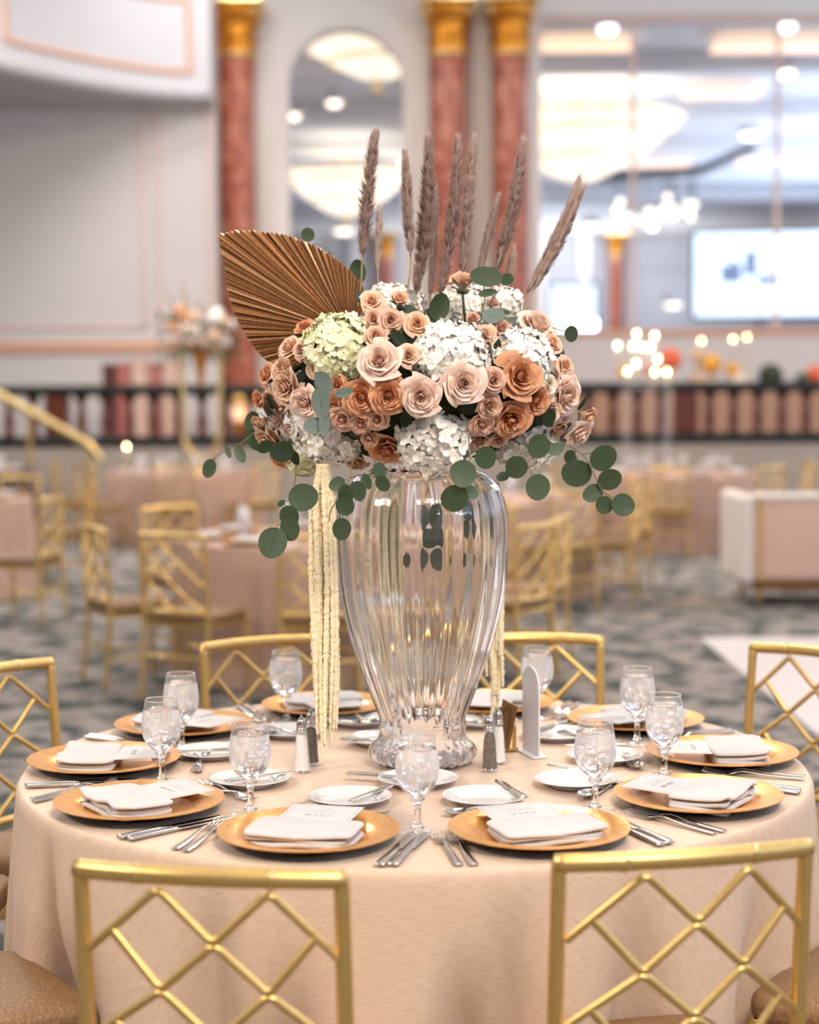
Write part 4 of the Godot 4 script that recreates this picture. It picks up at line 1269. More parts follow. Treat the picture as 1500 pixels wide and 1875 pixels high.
func goblet():
	var t = thing("water_goblet", "x", "glass")
	var outer = smooth([Vector2(0.011, 0.062), Vector2(0.0235, 0.075), Vector2(0.0340, 0.094), Vector2(0.0367, 0.12), Vector2(0.0340, 0.145), Vector2(0.0305, 0.171), Vector2(0.0298, 0.1722)], 5)
	var shell = outer.duplicate()
	shell.append_array(smooth([Vector2(0.0292, 0.171), Vector2(0.0318, 0.155)], 3))
	part(t, "bowl", lathe_mesh(shell, 40), M.thin_glass)
	part(t, "stem", lathe_mesh(smooth([Vector2(0.0, 0.007), Vector2(0.0115, 0.0085), Vector2(0.0070, 0.015), Vector2(0.0056, 0.026), Vector2(0.0055, 0.042), Vector2(0.0075, 0.054), Vector2(0.0125, 0.0625), Vector2(0.0, 0.0655)], 4), 24), M.glass)
	part(t, "foot", lathe_mesh(smooth([Vector2(0.0, 0.0006), Vector2(0.030, 0.0006), Vector2(0.0355, 0.0016), Vector2(0.034, 0.004), Vector2(0.016, 0.0075), Vector2(0.0, 0.009)], 4), 40), M.thin_glass)
	part(t, "rim", lathe_mesh(smooth([Vector2(0.0304, 0.1705), Vector2(0.0306, 0.1718), Vector2(0.0298, 0.1724), Vector2(0.0291, 0.1716), Vector2(0.0292, 0.1705)], 3), 40), M.glass)
	var w = [Vector2(0, 0.0655)]
	var pts = smooth([Vector2(0.0, 0.0655), Vector2(0.0105, 0.0675), Vector2(0.0225, 0.0775), Vector2(0.0330, 0.0958), Vector2(0.0357, 0.12), Vector2(0.0330, 0.145), Vector2(0.0318, 0.153)], 4)
	w = pts
	w.append(Vector2(0.030, 0.1525))
	w.append(Vector2(0.0, 0.1522))
	part(t, "water", lathe_mesh(w, 40), M.water)
	# the misted band that the iced water leaves on the outside
	var f = []
	for q in smooth([Vector2(0.0350, 0.098), Vector2(0.0371, 0.12), Vector2(0.0344, 0.145), Vector2(0.0335, 0.1515)], 5):
		f.append(q + Vector2(0.0002, 0))
	part(t, "mist", lathe_mesh(f, 40), M.frost)
	var g = RandomNumberGenerator.new()
	g.seed = 9
	for k in 4:
		var b = MB.new()
		b.xf = Transform3D(Basis(Vector3(g.randf() - 0.5, g.randf() - 0.5, g.randf() - 0.5).normalized(), g.randf() * 3.0), Vector3.ZERO)
		b.block(Vector3.ZERO, Vector3(0.018, 0.016, 0.017), 0.003)
		var a = k * 1.7
		part(t, "ice_cube", b.done(), M.ice, Vector3(0.0135 * cos(a), 0.137 - 0.011 * k, 0.0135 * sin(a)))
	return t

func plate_disc(r: float, h: float, well: float) -> Array:
	return smooth([Vector2(0, 0.0), Vector2(well * 0.9, 0.0), Vector2(well, 0.001), Vector2(well + 0.006, h * 0.45), Vector2(r - 0.004, h), Vector2(r, h + 0.001), Vector2(r - 0.002, h + 0.0026), Vector2(well + 0.004, h * 0.45 + 0.003), Vector2(well - 0.004, 0.0038), Vector2(well * 0.6, 0.0034), Vector2(0, 0.0034)], 4)

func build_settings():
	var where = ["near left setting", "near right setting", "second left setting", "second right setting", "far left setting", "far right setting", "rear left setting", "rear right setting", "back setting left of the urn", "back setting right of the urn"]
	var order = [-1, 1, -3, 3, -5, 5, -7, 7, -9, 9]
	# charger: gold leaf top, dark underside
	var ch = thing("charger_plate", "x", "plate")
	var rt = smooth([Vector2(0.1652, 0.0210), Vector2(0.1655, 0.0225), Vector2(0.163, 0.0232), Vector2(0.128, 0.0180), Vector2(0.108, 0.0100), Vector2(0.10, 0.0065), Vector2(0.06, 0.0052), Vector2(0, 0.0052)], 4)
	part(ch, "gilded_top", lathe_mesh(rt, 96), M.plate_gold)
	part(ch, "underside", lathe_mesh(smooth([Vector2(0, 0.0008), Vector2(0.094, 0.0008), Vector2(0.104, 0.0030), Vector2(0.128, 0.0140), Vector2(0.1652, 0.0210)], 4), 96), M.plate_under)
	var nk = [thing("napkin", "x", "napkin"), thing("napkin", "x", "napkin")]
	for k in 2:
		part(nk[k], "folded_linen", napkin_mesh(k), M.napkin)
	var card = thing("menu_card", "x", "menu card")
	part(card, "card", block_mesh(Vector3(0.138, 0.0009, 0.19), 0.0002), M.card)
	var tm = TextMesh.new()
	var sf = SystemFont.new()
	sf.font_names = PackedStringArray(["Droid Serif"])
	tm.font = sf
	tm.text = "M E N U"
	tm.font_size = 32
	tm.pixel_size = 0.00042
	tm.depth = 0.0002
	var wd = part(card, "menu_lettering", tm, M.ink, Vector3(0, 0.0006, -0.024))
	wd.rotation = Vector3(-PI / 2, 0, 0)
	for e in [[0.0, -0.086, 0.124, 0.0006], [-0.0615, 0.0, 0.0006, 0.172], [0.0615, 0.0, 0.0006, 0.172]]:
		part(card, "printed_border", block_mesh(Vector3(e[2], 0.0003, e[3]), 0.0), M.ink, Vector3(e[0], 0.00045, e[1]))
	for e in [[-0.070, 0.016], [-0.058, 0.060], [-0.051, 0.044], [-0.044, 0.070], [-0.008, 0.03]]:
		var dashes = MB.new()
		var x: float = -e[1] / 2
		while x < e[1] / 2:
			var l = rng.randf_range(0.002, 0.006)
			dashes.block(Vector3(x + l / 2, 0, rng.randf_range(-0.0004, 0.0004)), Vector3(l, 0.0003, 0.0008), 0.0)
			x += l + 0.0016
		part(card, "printed_line", dashes.done(), M.ink, Vector3(0, 0.00045, e[0]))
	var fk = thing("dinner_fork", "x", "fork")
	part(fk, "fork_body", fork_mesh(0.212), M.steel)
	var df = thing("dessert_fork", "x", "fork")
	part(df, "fork_body", fork_mesh(0.165), M.steel)
	var km = knife_meshes()
	var kn = thing("dinner_knife", "x", "knife")
	part(kn, "handle", km[0], M.steel)
	part(kn, "blade", km[1], M.steel)
	var sm = spoon_meshes()
	var sp = thing("dessert_spoon", "x", "spoon")
	part(sp, "handle", sm[0], M.steel)
	part(sp, "bowl", sm[1], M.steel)
	var protos = {"charger_plate": ch, "menu_card": card, "dinner_fork": fk, "dessert_fork": df, "dinner_knife": kn, "dessert_spoon": sp}
	var fresh = {}
	var fturn = [0.0, -0.18, 0.25, -0.28, 0.1, -0.35, 0.1, -0.2, 0.0, 0.0]
	var kturn = [-0.02, -0.08, -0.10, 0.02, -0.13, 0.02, -0.05, 0.0, 0.0, 0.0]
	for k in 10:
		var a = deg_to_rad(18.0 * order[k]) + 0.0235
		var c = Vector3(sin(a) * 0.6785, 0.761, cos(a) * 0.6785)
		var bs = Basis(Vector3.UP, a)
		var j = rng.randf_range(-0.09, 0.09)
		var rows = [
			["charger_plate", Vector3.ZERO, 0.0, "round gold charger plate at the " + where[k], "gold chargers"],
			["menu_card", Vector3(-0.004, 0.0295, -0.040), j * 0.6, "white printed menu card tucked into the napkin at the " + where[k], "menu cards"],
			["dinner_fork", Vector3(-0.182, 0.001, 0.138), PI + fturn[k], "steel dinner fork next to the charger at the " + where[k], "steel forks"],
			["dinner_fork", Vector3(-0.206, 0.001, 0.130), PI + fturn[k] * 0.9, "outer steel fork, farther from the charger, at the " + where[k], "steel forks"],
			["dinner_knife", Vector3(0.178, 0.001, 0.138), PI + kturn[k] * -1.0, "steel knife next to the charger at the " + where[k], "steel knives"],
			["dinner_knife", Vector3(0.200, 0.001, 0.130), PI - kturn[k], "outer steel knife, farther from the charger, at the " + where[k], "steel knives"],
			["dessert_spoon", Vector3(0.075, 0.001, -0.212), -PI / 2 + 0.05, "steel dessert spoon above the charger at the " + where[k], "dessert spoons"],
			["dessert_fork", Vector3(-0.075, 0.001, -0.200), PI / 2 + 0.04, "steel dessert fork above the charger at the " + where[k], "dessert forks"],
		]
		for q in rows:
			var o
			if not fresh.has(q[0]):
				o = protos[q[0]]
				fresh[q[0]] = true
				o.set_meta("group", q[4])
				o.set_meta("label", q[3])
			else:
				o = copy(protos[q[0]], q[0], q[3], Vector3.ZERO, 0.0, q[4])
			o.position = c + bs * q[1]
			o.rotation.y = a + q[2]
			if q[0] == "menu_card":
				o.rotation.x = 0.03
		var nsel = nk[0 if k in [0, 1, 8, 9] else 1]
		var n
		if not fresh.has(nsel):
			n = nsel
			fresh[nsel] = true
		else:
			n = copy(nsel, "napkin", "", Vector3.ZERO, 0.0)
		n.set_meta("label", "white linen napkin folded on the gold charger at the " + where[k])
		n.set_meta("group", "folded napkins")
		n.position = c + bs * Vector3(0.0, 0.0065, 0.030)
		n.rotation = Vector3(0, a + j, 0)
	# the card lies over the napkin: its front end rests on the linen, its far end on the charger rim
	# goblets
	var gob = goblet()
	var gl = [[Vector3(0.0039, 0.761, 0.5966), "water goblet between the two near settings, in front of the urn"], [Vector3(-0.3187, 0.761, 0.4474), "water goblet left of the near left charger, in front of the salt shaker"], [Vector3(-0.5287, 0.761, 0.179), "water goblet overlapping the far left charger, front one of two"], [Vector3(-0.5317, 0.761, -0.1539), "water goblet behind another one at the left of the table"], [Vector3(-0.3173, 0.761, -0.4899), "water goblet left of the hanging cream tassel, in front of a chair"], [Vector3(0.3088, 0.761, -0.5206), "water goblet behind the white acrylic arch sign"], [Vector3(0.5156, 0.761, -0.1969), "water goblet at the back right, left one of an overlapping pair"], [Vector3(0.5259, 0.761, 0.156), "water goblet at the right, nearer one of an overlapping pair"], [Vector3(0.3483, 0.761, 0.4465), "water goblet above the near right charger"], [Vector3(-0.022, 0.761, -0.6592), "water goblet hidden behind the urn"]]
	for k in gl.size():
		var o = gob if k == 0 else copy(gob, "water_goblet", "", Vector3.ZERO, 0.0)
		o.position = gl[k][0]
		o.rotation.y = k * 2.1
		o.scale = Vector3(1.10, 1.03, 1.10)
		o.set_meta("label", gl[k][1])
		o.set_meta("group", "water goblets on the main table")
	# bread plates with butter knives
	var bp = thing("bread_plate", "x", "plate")
	part(bp, "dish", lathe_mesh(plate_disc(0.083, 0.014, 0.052), 64), M.china)
	var bk = thing("butter_knife", "x", "knife")
	var bm = knife_meshes(0.165)
	part(bk, "handle", bm[0], M.steel)
	part(bk, "blade", bm[1], M.steel)
	var pl = [
		[Vector3(-0.1293, 0.761, 0.3629), "white bread plate above the near left charger", Vector3(-0.1282, 0.761, 0.4259), Vector3(-0.039, 0.761, 0.2614)],
		[Vector3(0.1372, 0.761, 0.3651), "white bread plate above the near right charger", Vector3(0.2162, 0.761, 0.3989), Vector3(0.1667, 0.761, 0.2325)],
		[Vector3(0.0059, 0.761, 0.2033), "white bread plate before the urn behind the centre goblet", Vector3(-0.1186, 0.761, 0.1747), Vector3(-0.0088, 0.761, 0.2129)],
		[Vector3(-0.3433, 0.761, 0.194), "white bread plate behind the goblet left of the salt shaker", Vector3(-0.395, 0.761, 0.2424), Vector3(-0.2444, 0.761, 0.1404)],
		[Vector3(0.3298, 0.761, 0.2219), "white bread plate above the right setting second from us", Vector3(0.2816, 0.761, 0.0914), Vector3(0.4292, 0.761, 0.1944)],
		[Vector3(0.4202, 0.761, -0.0151), "white bread plate behind the right goblets, near the acrylic arch", Vector3(0.5087, 0.761, -0.0997), Vector3(0.3349, 0.761, -0.1106)],
		[Vector3(0.3334, 0.761, -0.2658), "white bread plate right behind the acrylic arch sign", Vector3(0.3885, 0.761, -0.4113), Vector3(0.2792, 0.761, -0.2804)],
		[Vector3(-0.4552, 0.761, -0.0861), "white bread plate at the left, beside the far left setting", Vector3(-0.4152, 0.761, -0.0791), Vector3(-0.5121, 0.761, -0.0702)],
		[Vector3(-0.2932, 0.761, -0.3174), "white bread plate behind the salt shaker", Vector3(-0.2695, 0.761, -0.2519), Vector3(-0.3605, 0.761, -0.3594)],
		[Vector3(-0.1359, 0.761, -0.4558), "white bread plate at the back, left of the urn", Vector3(-0.1202, 0.761, -0.4203), Vector3(-0.1717, 0.761, -0.5879)],
		[Vector3(0.1684, 0.761, -0.4322), "white bread plate at the back, right of the urn", Vector3(0.1888, 0.761, -0.4107), Vector3(0.1492, 0.761, -0.5625)],
		[Vector3(-0.0743, 0.761, -0.2144), "white bread plate half hidden by the foot of the urn", Vector3(-0.1293, 0.761, -0.1849), Vector3(-0.0485, 0.761, -0.1641)]]
	for k in pl.size():
		var o = bp if k == 0 else copy(bp, "bread_plate", "", Vector3.ZERO, 0.0)
		o.position = pl[k][0]
		o.set_meta("label", pl[k][1])
		o.set_meta("group", "bread plates on the main table")
		var h: Vector3 = pl[k][2]
		var d: Vector3 = pl[k][3] - pl[k][2]
		var kf = bk if k == 0 else copy(bk, "butter_knife", "", Vector3.ZERO, 0.0)
		kf.set_meta("label", "steel butter knife lying across the " + pl[k][1].replace("white ", ""))
		kf.set_meta("group", "butter knives")
		var md: Vector3 = h + d * 0.5
		var dir = Vector3(d.x, 0, d.z).normalized()
		kf.position = md - dir * 0.0825 + Vector3(0, 0.0125, 0)
		kf.rotation.y = atan2(dir.x, dir.z)
	# shakers
	shaker(Vector3(-0.2422, 0.761, 0.0824), true, "glass salt shaker with steel cap, left of the cream tassel")
	shaker(Vector3(-0.2266, 0.761, 0.0062), false, "glass pepper shaker just behind the salt shaker by the tassel")
	shaker(Vector3(0.1614, 0.761, 0.0827), false, "glass pepper shaker right of the urn")
	shaker(Vector3(0.183, 0.761, 0.0065), true, "glass salt shaker half hidden behind the pepper shaker right of the urn")
	# acrylic arch sign
	var p0 = Vector3(0.2456, 0.761, -0.1433)
	var p1 = Vector3(0.2797, 0.761, -0.0362)
	var mid = (p0 + p1) / 2.0
	var dd = p1 - p0
	var w = 0.098
	var ar = thing("acrylic_sign", "frosted white acrylic arch sign standing edge on right of the urn", "sign", mid, atan2(-dd.z, dd.x))
	var b = MB.new()
	var outl = [Vector2(-w / 2, 0)]
	for k in 17:
		var a = PI - PI * k / 16.0
		outl.append(Vector2(w / 2 * cos(a), 0.155 + w / 2 * 0.9 * sin(a)))
	outl.append(Vector2(w / 2, 0))
	var fa = []
	var fb = []
	for q in outl:
		fa.append(Vector3(q.x, q.y, 0.002))
		fb.append(Vector3(q.x, q.y, -0.002))
	var cm = Vector3(0, 0.1, 0)
	b.face(fa, cm)
	b.face(fb, cm)
	for k in outl.size():
		var m = (k + 1) % outl.size()
		b.face([fa[k], fa[m], fb[m], fb[k]], cm)
	part(ar, "arched_panel", b.done(), M.acrylic)
	part(ar, "foot", block_mesh(Vector3(0.106, 0.004, 0.035), 0.001, Vector3(0, 0.002, 0)), M.acrylic)
	# small gold table sign
	var gs = thing("table_sign", "small leaning gold sign engraved with an oval, between tassel and acrylic arch", "sign", Vector3(0.2064, 0.761, -0.1324), deg_to_rad(-62))
	var pnl = MB.new()
	pnl.block(Vector3.ZERO, Vector3(0.062, 0.102, 0.005), 0.001)
	var pp = part(gs, "panel", pnl.done(), M.wood, Vector3(0.004, 0.060, 0.0))
	pp.rotation = Vector3(-0.16, 0, -0.12)
	var ov = []
	for k in 25:
		var a = TAU * k / 24
		ov.append(Vector3(0.019 * cos(a), 0.041 * sin(a), 0.0028))
	var oval = part(pp, "engraved_oval", tube_mesh(ov, 0.0007, 5), M.plate_under)
	for k in 7:
		var y = -0.03 + 0.01 * k
		var hw = 0.018 * sqrt(1.0 - pow(y / 0.042, 2.0))
		part(pp, "engraved_line", block_mesh(Vector3(hw * 2.0, 0.0008, 0.0006), 0.0, Vector3(0, y, 0.0027)), M.plate_under)
	part(gs, "easel_leg", block_mesh(Vector3(0.012, 0.055, 0.006), 0.001, Vector3(-0.006, 0.0275, -0.028)), M.gold)
	part(gs, "ledge", block_mesh(Vector3(0.05, 0.006, 0.03), 0.001, Vector3(0, 0.006, -0.006)), M.gold)

func shaker(at: Vector3, salty: bool, label: String):
	var t = thing("salt_shaker" if salty else "pepper_shaker", label, "shaker", at, 0.3)
	var b = MB.new()
	b.lathe(smooth([Vector2(0, 0.0), Vector2(0.0195, 0.0), Vector2(0.0215, 0.003), Vector2(0.0190, 0.009), Vector2(0.0168, 0.018), Vector2(0.0120, 0.086), Vector2(0.0108, 0.089), Vector2(0, 0.089)], 4), 40, func(a, j): return 1.0 + 0.045 * absf(cos(a * 4.0)))
	part(t, "glass_body", b.done(), M.thin_glass)
	part(t, "salt" if salty else "pepper", lathe_mesh(smooth([Vector2(0, 0.005), Vector2(0.0155, 0.006), Vector2(0.0150, 0.018), Vector2(0.0108, 0.078), Vector2(0, 0.079)], 4), 24), M.salt if salty else M.pepper)
	part(t, "cap", lathe_mesh(smooth([Vector2(0, 0.087), Vector2(0.0112, 0.087), Vector2(0.0118, 0.090), Vector2(0.0108, 0.092), Vector2(0.0116, 0.095), Vector2(0.0104, 0.098), Vector2(0.0112, 0.104), Vector2(0.0094, 0.113), Vector2(0.0045, 0.119), Vector2(0.0022, 0.1215), Vector2(0.0026, 0.123), Vector2(0, 0.1245)], 4), 20), M.chrome)

# ---------------------------------------------------------------- glass urn
const UX := 0.018

func build_centrepiece():
	var t = thing("glass_urn", "tall fluted clear glass urn carrying the flower arrangement", "vase", Vector3(UX, 0.7605, 0.0))
	var outer = smooth([Vector2(0.0, 0.0), Vector2(0.078, 0.0), Vector2(0.100, 0.005), Vector2(0.118, 0.022), Vector2(0.1165, 0.038), Vector2(0.101, 0.054), Vector2(0.094, 0.070), Vector2(0.0975, 0.088), Vector2(0.0955, 0.100), Vector2(0.0985, 0.115), Vector2(0.119, 0.17), Vector2(0.146, 0.246), Vector2(0.176, 0.36), Vector2(0.1865, 0.45), Vector2(0.1885, 0.535), Vector2(0.176, 0.592), Vector2(0.147, 0.630), Vector2(0.112, 0.647), Vector2(0.104, 0.66), Vector2(0.108, 0.675)], 5)
	var prof = outer.duplicate()
	prof.append(Vector2(0.105, 0.677))
	var inn = []
	for k in range(outer.size() - 1, -1, -1):
		var q: Vector2 = outer[k]
		if q.x > 0.02:
			inn.append(Vector2(q.x - 0.0065, maxf(q.y, 0.010)))
	prof.append_array(inn)
	prof.append(Vector2(0.0, 0.010))
	var no = outer.size()
	var b = MB.new()
	b.lathe(prof, 240, func(a, j):
		var y: float = prof[j].y
		var k = 0.003 + 0.009 * smoothstep(0.095, 0.13, y) * (1.0 - 0.8 * smoothstep(0.2, 0.5, y)) + (0.005 if y < 0.06 and y > 0.004 else 0.0)
		var w: float = 1.0 if j < no else 0.1
		return 1.0 + k * w * cos(a * 26.0) + k * 0.22 * sin(a * 37.0 + y * 9.0))
	part(t, "fluted_glass", b.done(), M.crystal)

# ---------------------------------------------------------------- flowers
var rose_sets := {}

func petal(r0: float, r1: float, y0: float, y1: float, half: float, curl: float, g: RandomNumberGenerator, deep: float) -> ArrayMesh:
	var b = MB.new()
	b.colored = true
	var rows = []
	var nu = 9
	var nv = 8
	var ruff = g.randf_range(0.02, 0.05)
	var ph = g.randf() * TAU
	var tip = g.randf_range(0.0, 0.08)
	var skew = g.randf_range(-0.06, 0.06)
	var tints = []
	for j in nv:
		var t = j / (nv - 1.0)
		var row = PackedVector3Array()
		for i in nu:
			var s = (i - (nu - 1) / 2.0) / ((nu - 1) / 2.0)
			var wd = half * (0.50 + 0.50 * pow(t, 0.55)) * (1.0 - 0.16 * pow(t, 9.0))
			var a = s * wd + skew * t
			var edge = 1.0 - 0.13 * pow(s, 4.0) - tip * (absf(s) - 0.5)
			var bulge = sin(t * PI * 0.60) / sin(PI * 0.60)
			var r = lerpf(r0, r1, pow(bulge, 0.8) * (0.35 + 0.65 * t))
			r += r1 * t * (0.09 * s - 0.05 * s * s)
			var y = lerpf(y0, y1, pow(t, 0.80)) - (1.0 - edge) * (y1 - y0) * t
			var c = smoothstep(0.74, 1.0, t)
			var cl = curl * (0.75 + 0.5 * s * s + 0.25 * sin(s * 2.5 + ph))
			r += cl * c
			y -= cl * 0.8 * c * c
			y += ruff * sin(s * 6.0 + ph) * t * t
			row.append(Vector3(r * sin(a), y, r * cos(a)))
		rows.append(row)
	for j in nv:
		var t = j / (nv - 1.0)
		for i in nu:
			var s = absf((i - (nu - 1) / 2.0) / ((nu - 1) / 2.0))
			var f = lerpf(deep, 1.0, clampf(t * 0.85 + 0.15 * s, 0, 1))
			tints.append(Color(lerpf(0.97, 1.0, f), lerpf(0.80, 1.0, f), lerpf(0.73, 1.0, f)))
	b.sheet(rows)
	for k in tints.size():
		b.c[k] = tints[k]
	return b.done()

# meshes of one kind of rose: [[mesh, turn], ...] for the bud and every petal, in units of the bloom's radius
func rose_set(kind: String, variant: int) -> Array:
	var key = "%s%d" % [kind, variant]
	if rose_sets.has(key):
		return rose_sets[key]
	var g = RandomNumberGenerator.new()
	g.seed = hash(key)
	var out = []
	# bud: a rolled sheet
	var b = MB.new()
	b.colored = true
	b.tint = Color(0.96, 0.82, 0.76)
	var rows = []
	var turns = 2.6 if kind != "garden" else 3.4
	for j in 6:
		var t = j / 5.0
		var row = PackedVector3Array()
		for i in 40:
			var f = i / 39.0
			var a = f * TAU * turns
			var r = (0.03 + 0.15 * f) * (0.75 + 0.5 * sin(t * PI * 0.75)) + (0.012 * sin(a * 3.0 + 1.0) if kind == "garden" else 0.0)
			row.append(Vector3(r * sin(a), -0.15 + (0.74 - 0.10 * f + 0.03 * sin(a * 2.0)) * t, r * cos(a)))
		rows.append(row)
	b.sheet(rows)
	out.append([b.done(), 0.0, "bud"])
	var rings = []
	# petals in the ring, radius, height of the lip, half width, curl of the lip, depth of the blush
	if kind == "open":
		rings = [[3, 0.15, 0.56, 1.35, 0.01, 0.5], [3, 0.23, 0.56, 1.25, 0.02, 0.5], [3, 0.33, 0.55, 1.20, 0.05, 0.45], [4, 0.46, 0.50, 1.05, 0.08, 0.4], [5, 0.62, 0.40, 0.90, 0.12, 0.35], [5, 0.82, 0.22, 0.86, 0.18, 0.25]]
	elif kind == "garden":
		rings = [[4, 0.16, 0.48, 1.0, 0.01, 0.4], [5, 0.25, 0.50, 0.95, 0.02, 0.35], [5, 0.36, 0.50, 0.9, 0.03, 0.3], [6, 0.48, 0.47, 0.85, 0.05, 0.3], [6, 0.64, 0.38, 0.82, 0.09, 0.25], [6, 0.84, 0.20, 0.80, 0.15, 0.2]]
	elif kind == "cup":
		rings = [[3, 0.16, 0.66, 1.35, 0.01, 0.5], [3, 0.26, 0.66, 1.30, 0.03, 0.45], [3, 0.40, 0.64, 1.25, 0.06, 0.4], [4, 0.56, 0.58, 1.05, 0.11, 0.3], [4, 0.66, 0.46, 0.98, 0.10, 0.25]]
	else:  # spray
		rings = [[3, 0.17, 0.58, 1.35, 0.01, 0.5], [3, 0.28, 0.57, 1.25, 0.04, 0.45], [3, 0.42, 0.53, 1.20, 0.08, 0.4], [4, 0.60, 0.44, 1.00, 0.13, 0.3], [5, 0.80, 0.26, 0.88, 0.18, 0.25]]
	var off = g.randf() * TAU
	for q in rings:
		off += 0.7
		for k in q[0]:
			var m = petal(0.05, q[1] * g.randf_range(0.93, 1.07), -0.42, q[2] + g.randf_range(-0.04, 0.04), q[3], q[4] * g.randf_range(0.7, 1.3), g, 1.0 - q[5])
			out.append([m, off + TAU * k / q[0] + g.randf_range(-0.12, 0.12), "petal"])
	rose_sets[key] = out
	return out

func aim(up: Vector3, spin: float) -> Basis:
	var x = up.cross(Vector3(0.13, 0.2, 0.97)).normalized()
	var z = x.cross(up).normalized()
	return Basis(x, up, z) * Basis(Vector3.UP, spin)

var leaf_mesh: ArrayMesh
var sepal_mesh: ArrayMesh

func rose(at: Vector3, dir: Vector3, px: float, kind: String, material, label: String, group: String, stem := 0.0):
	var r = px / 3125.0 * (3.704 - at.z) * 0.5 * 1.24
	var t = thing("rose", label, "flower", at - dir * r * 0.15, 0.0, group)
	var v = int(absf(at.x * 977.0 + at.y * 631.0)) % 3
	var bs = aim(dir, rng.randf() * TAU)
	for q in rose_set(kind, v):
		var o = part(t, q[2], q[0], material)
		o.transform = Transform3D((bs * Basis(Vector3.UP, q[1])).scaled(Vector3.ONE), Vector3.ZERO)
		o.scale = Vector3.ONE * r
	for k in 4:
		var o = part(t, "sepal", sepal_mesh, M.leaf)
		o.transform = Transform3D(bs * Basis(Vector3.UP, k * 1.6) * Basis(Vector3.RIGHT, 1.15), bs * Vector3(0, -0.40 * r, 0))
		o.scale = Vector3.ONE * r
	for k in 1:
		var o = part(t, "leaf", leaf_mesh, M.leaf_dark)
		o.transform = Transform3D(bs * Basis(Vector3.UP, rng.randf() * TAU) * Basis(Vector3.RIGHT, 1.45), bs * Vector3(0, -0.5 * r, 0))
		o.scale = Vector3.ONE * rng.randf_range(0.6, 0.85)
	if stem > 0.0:
		part(t, "stem", tube_mesh([bs * Vector3(0, -0.38 * r, 0), Vector3(0.006, -stem * 0.5, -0.01) - dir * r * 0.5, Vector3(0.0, -stem, -0.03)], 0.0028, 6), M.leaf)

var florets := []

func floret_mesh(sd: int) -> ArrayMesh:
	var g = RandomNumberGenerator.new()
	g.seed = sd
	var b = MB.new()
	b.colored = true
	for k in 4:
		var rows = []
		var a0 = TAU * k / 4 + g.randf_range(-0.12, 0.12)
		var lift = g.randf_range(0.05, 0.5)
		var ph = g.randf() * TAU
		for j in 5:
			var f = j / 4.0
			var row = PackedVector3Array()
			for i in 5:
				var s = (i - 2) / 2.0
				var w = 0.56 * pow(sin(PI * clampf(0.12 + f * 0.74, 0, 1)), 0.6)
				var p = Vector3(s * w, lift * f * f - 0.12 * s * s * f + 0.11 * sin(s * 3.5 + ph + f * 2.5) * f, 0.06 + f * (0.94 - 0.05 * s * s))
				row.append(p.rotated(Vector3.UP, a0))
			rows.append(row)
		b.sheet(rows)
	for k in b.c.size():
		var d = Vector2(b.v[k].x, b.v[k].z).length()
		b.c[k] = Color(0.88, 0.90, 0.70).lerp(Color(1, 1, 1), smoothstep(0.0, 0.28, d))
	return b.done()

func hydrangea(at: Vector3, dir: Vector3, rx: float, ry: float, material, label: String, count = 230):
	if florets.is_empty():
		for k in 5:
			florets.append(floret_mesh(50 + k))
	var m = (3.704 - at.z) / 3125.0
	var ra = rx * m
	var rb = ry * m
	var rc = minf(ra, rb)
	var t = thing("hydrangea", label, "flower", at - dir * rc * 0.45, 0.0, "white hydrangea heads" if material == M.white_flower else "")
	part(t, "inner_head", lathe_mesh(ball_prof(1.0, 8).map(func(p): return Vector2(p.x * ra, p.y * rb) * 0.66), 20), material)
	for k in count:
		var y = 1.0 - 2.0 * (k + 0.5) / count
		var a = k * 2.39996
		var n = Vector3(sqrt(1.0 - y * y) * cos(a), y, sqrt(1.0 - y * y) * sin(a))
		if n.dot(dir) < -0.65:
			continue
		var o = part(t, "floret", florets[k % 5], material)
		var q = 0.97 + rng.randf_range(-0.10, 0.10) + 0.07 * sin(n.x * 7.0 + n.y * 5.0)
		var nn = (n + Vector3(rng.randf_range(-0.3, 0.3), rng.randf_range(-0.3, 0.3), rng.randf_range(-0.3, 0.3))).normalized()
		o.transform = Transform3D(aim(nn, rng.randf() * TAU), Vector3(n.x * ra, n.y * rb, n.z * rc) * q)
		o.scale = Vector3.ONE * rng.randf_range(0.0125, 0.0168)
	return t

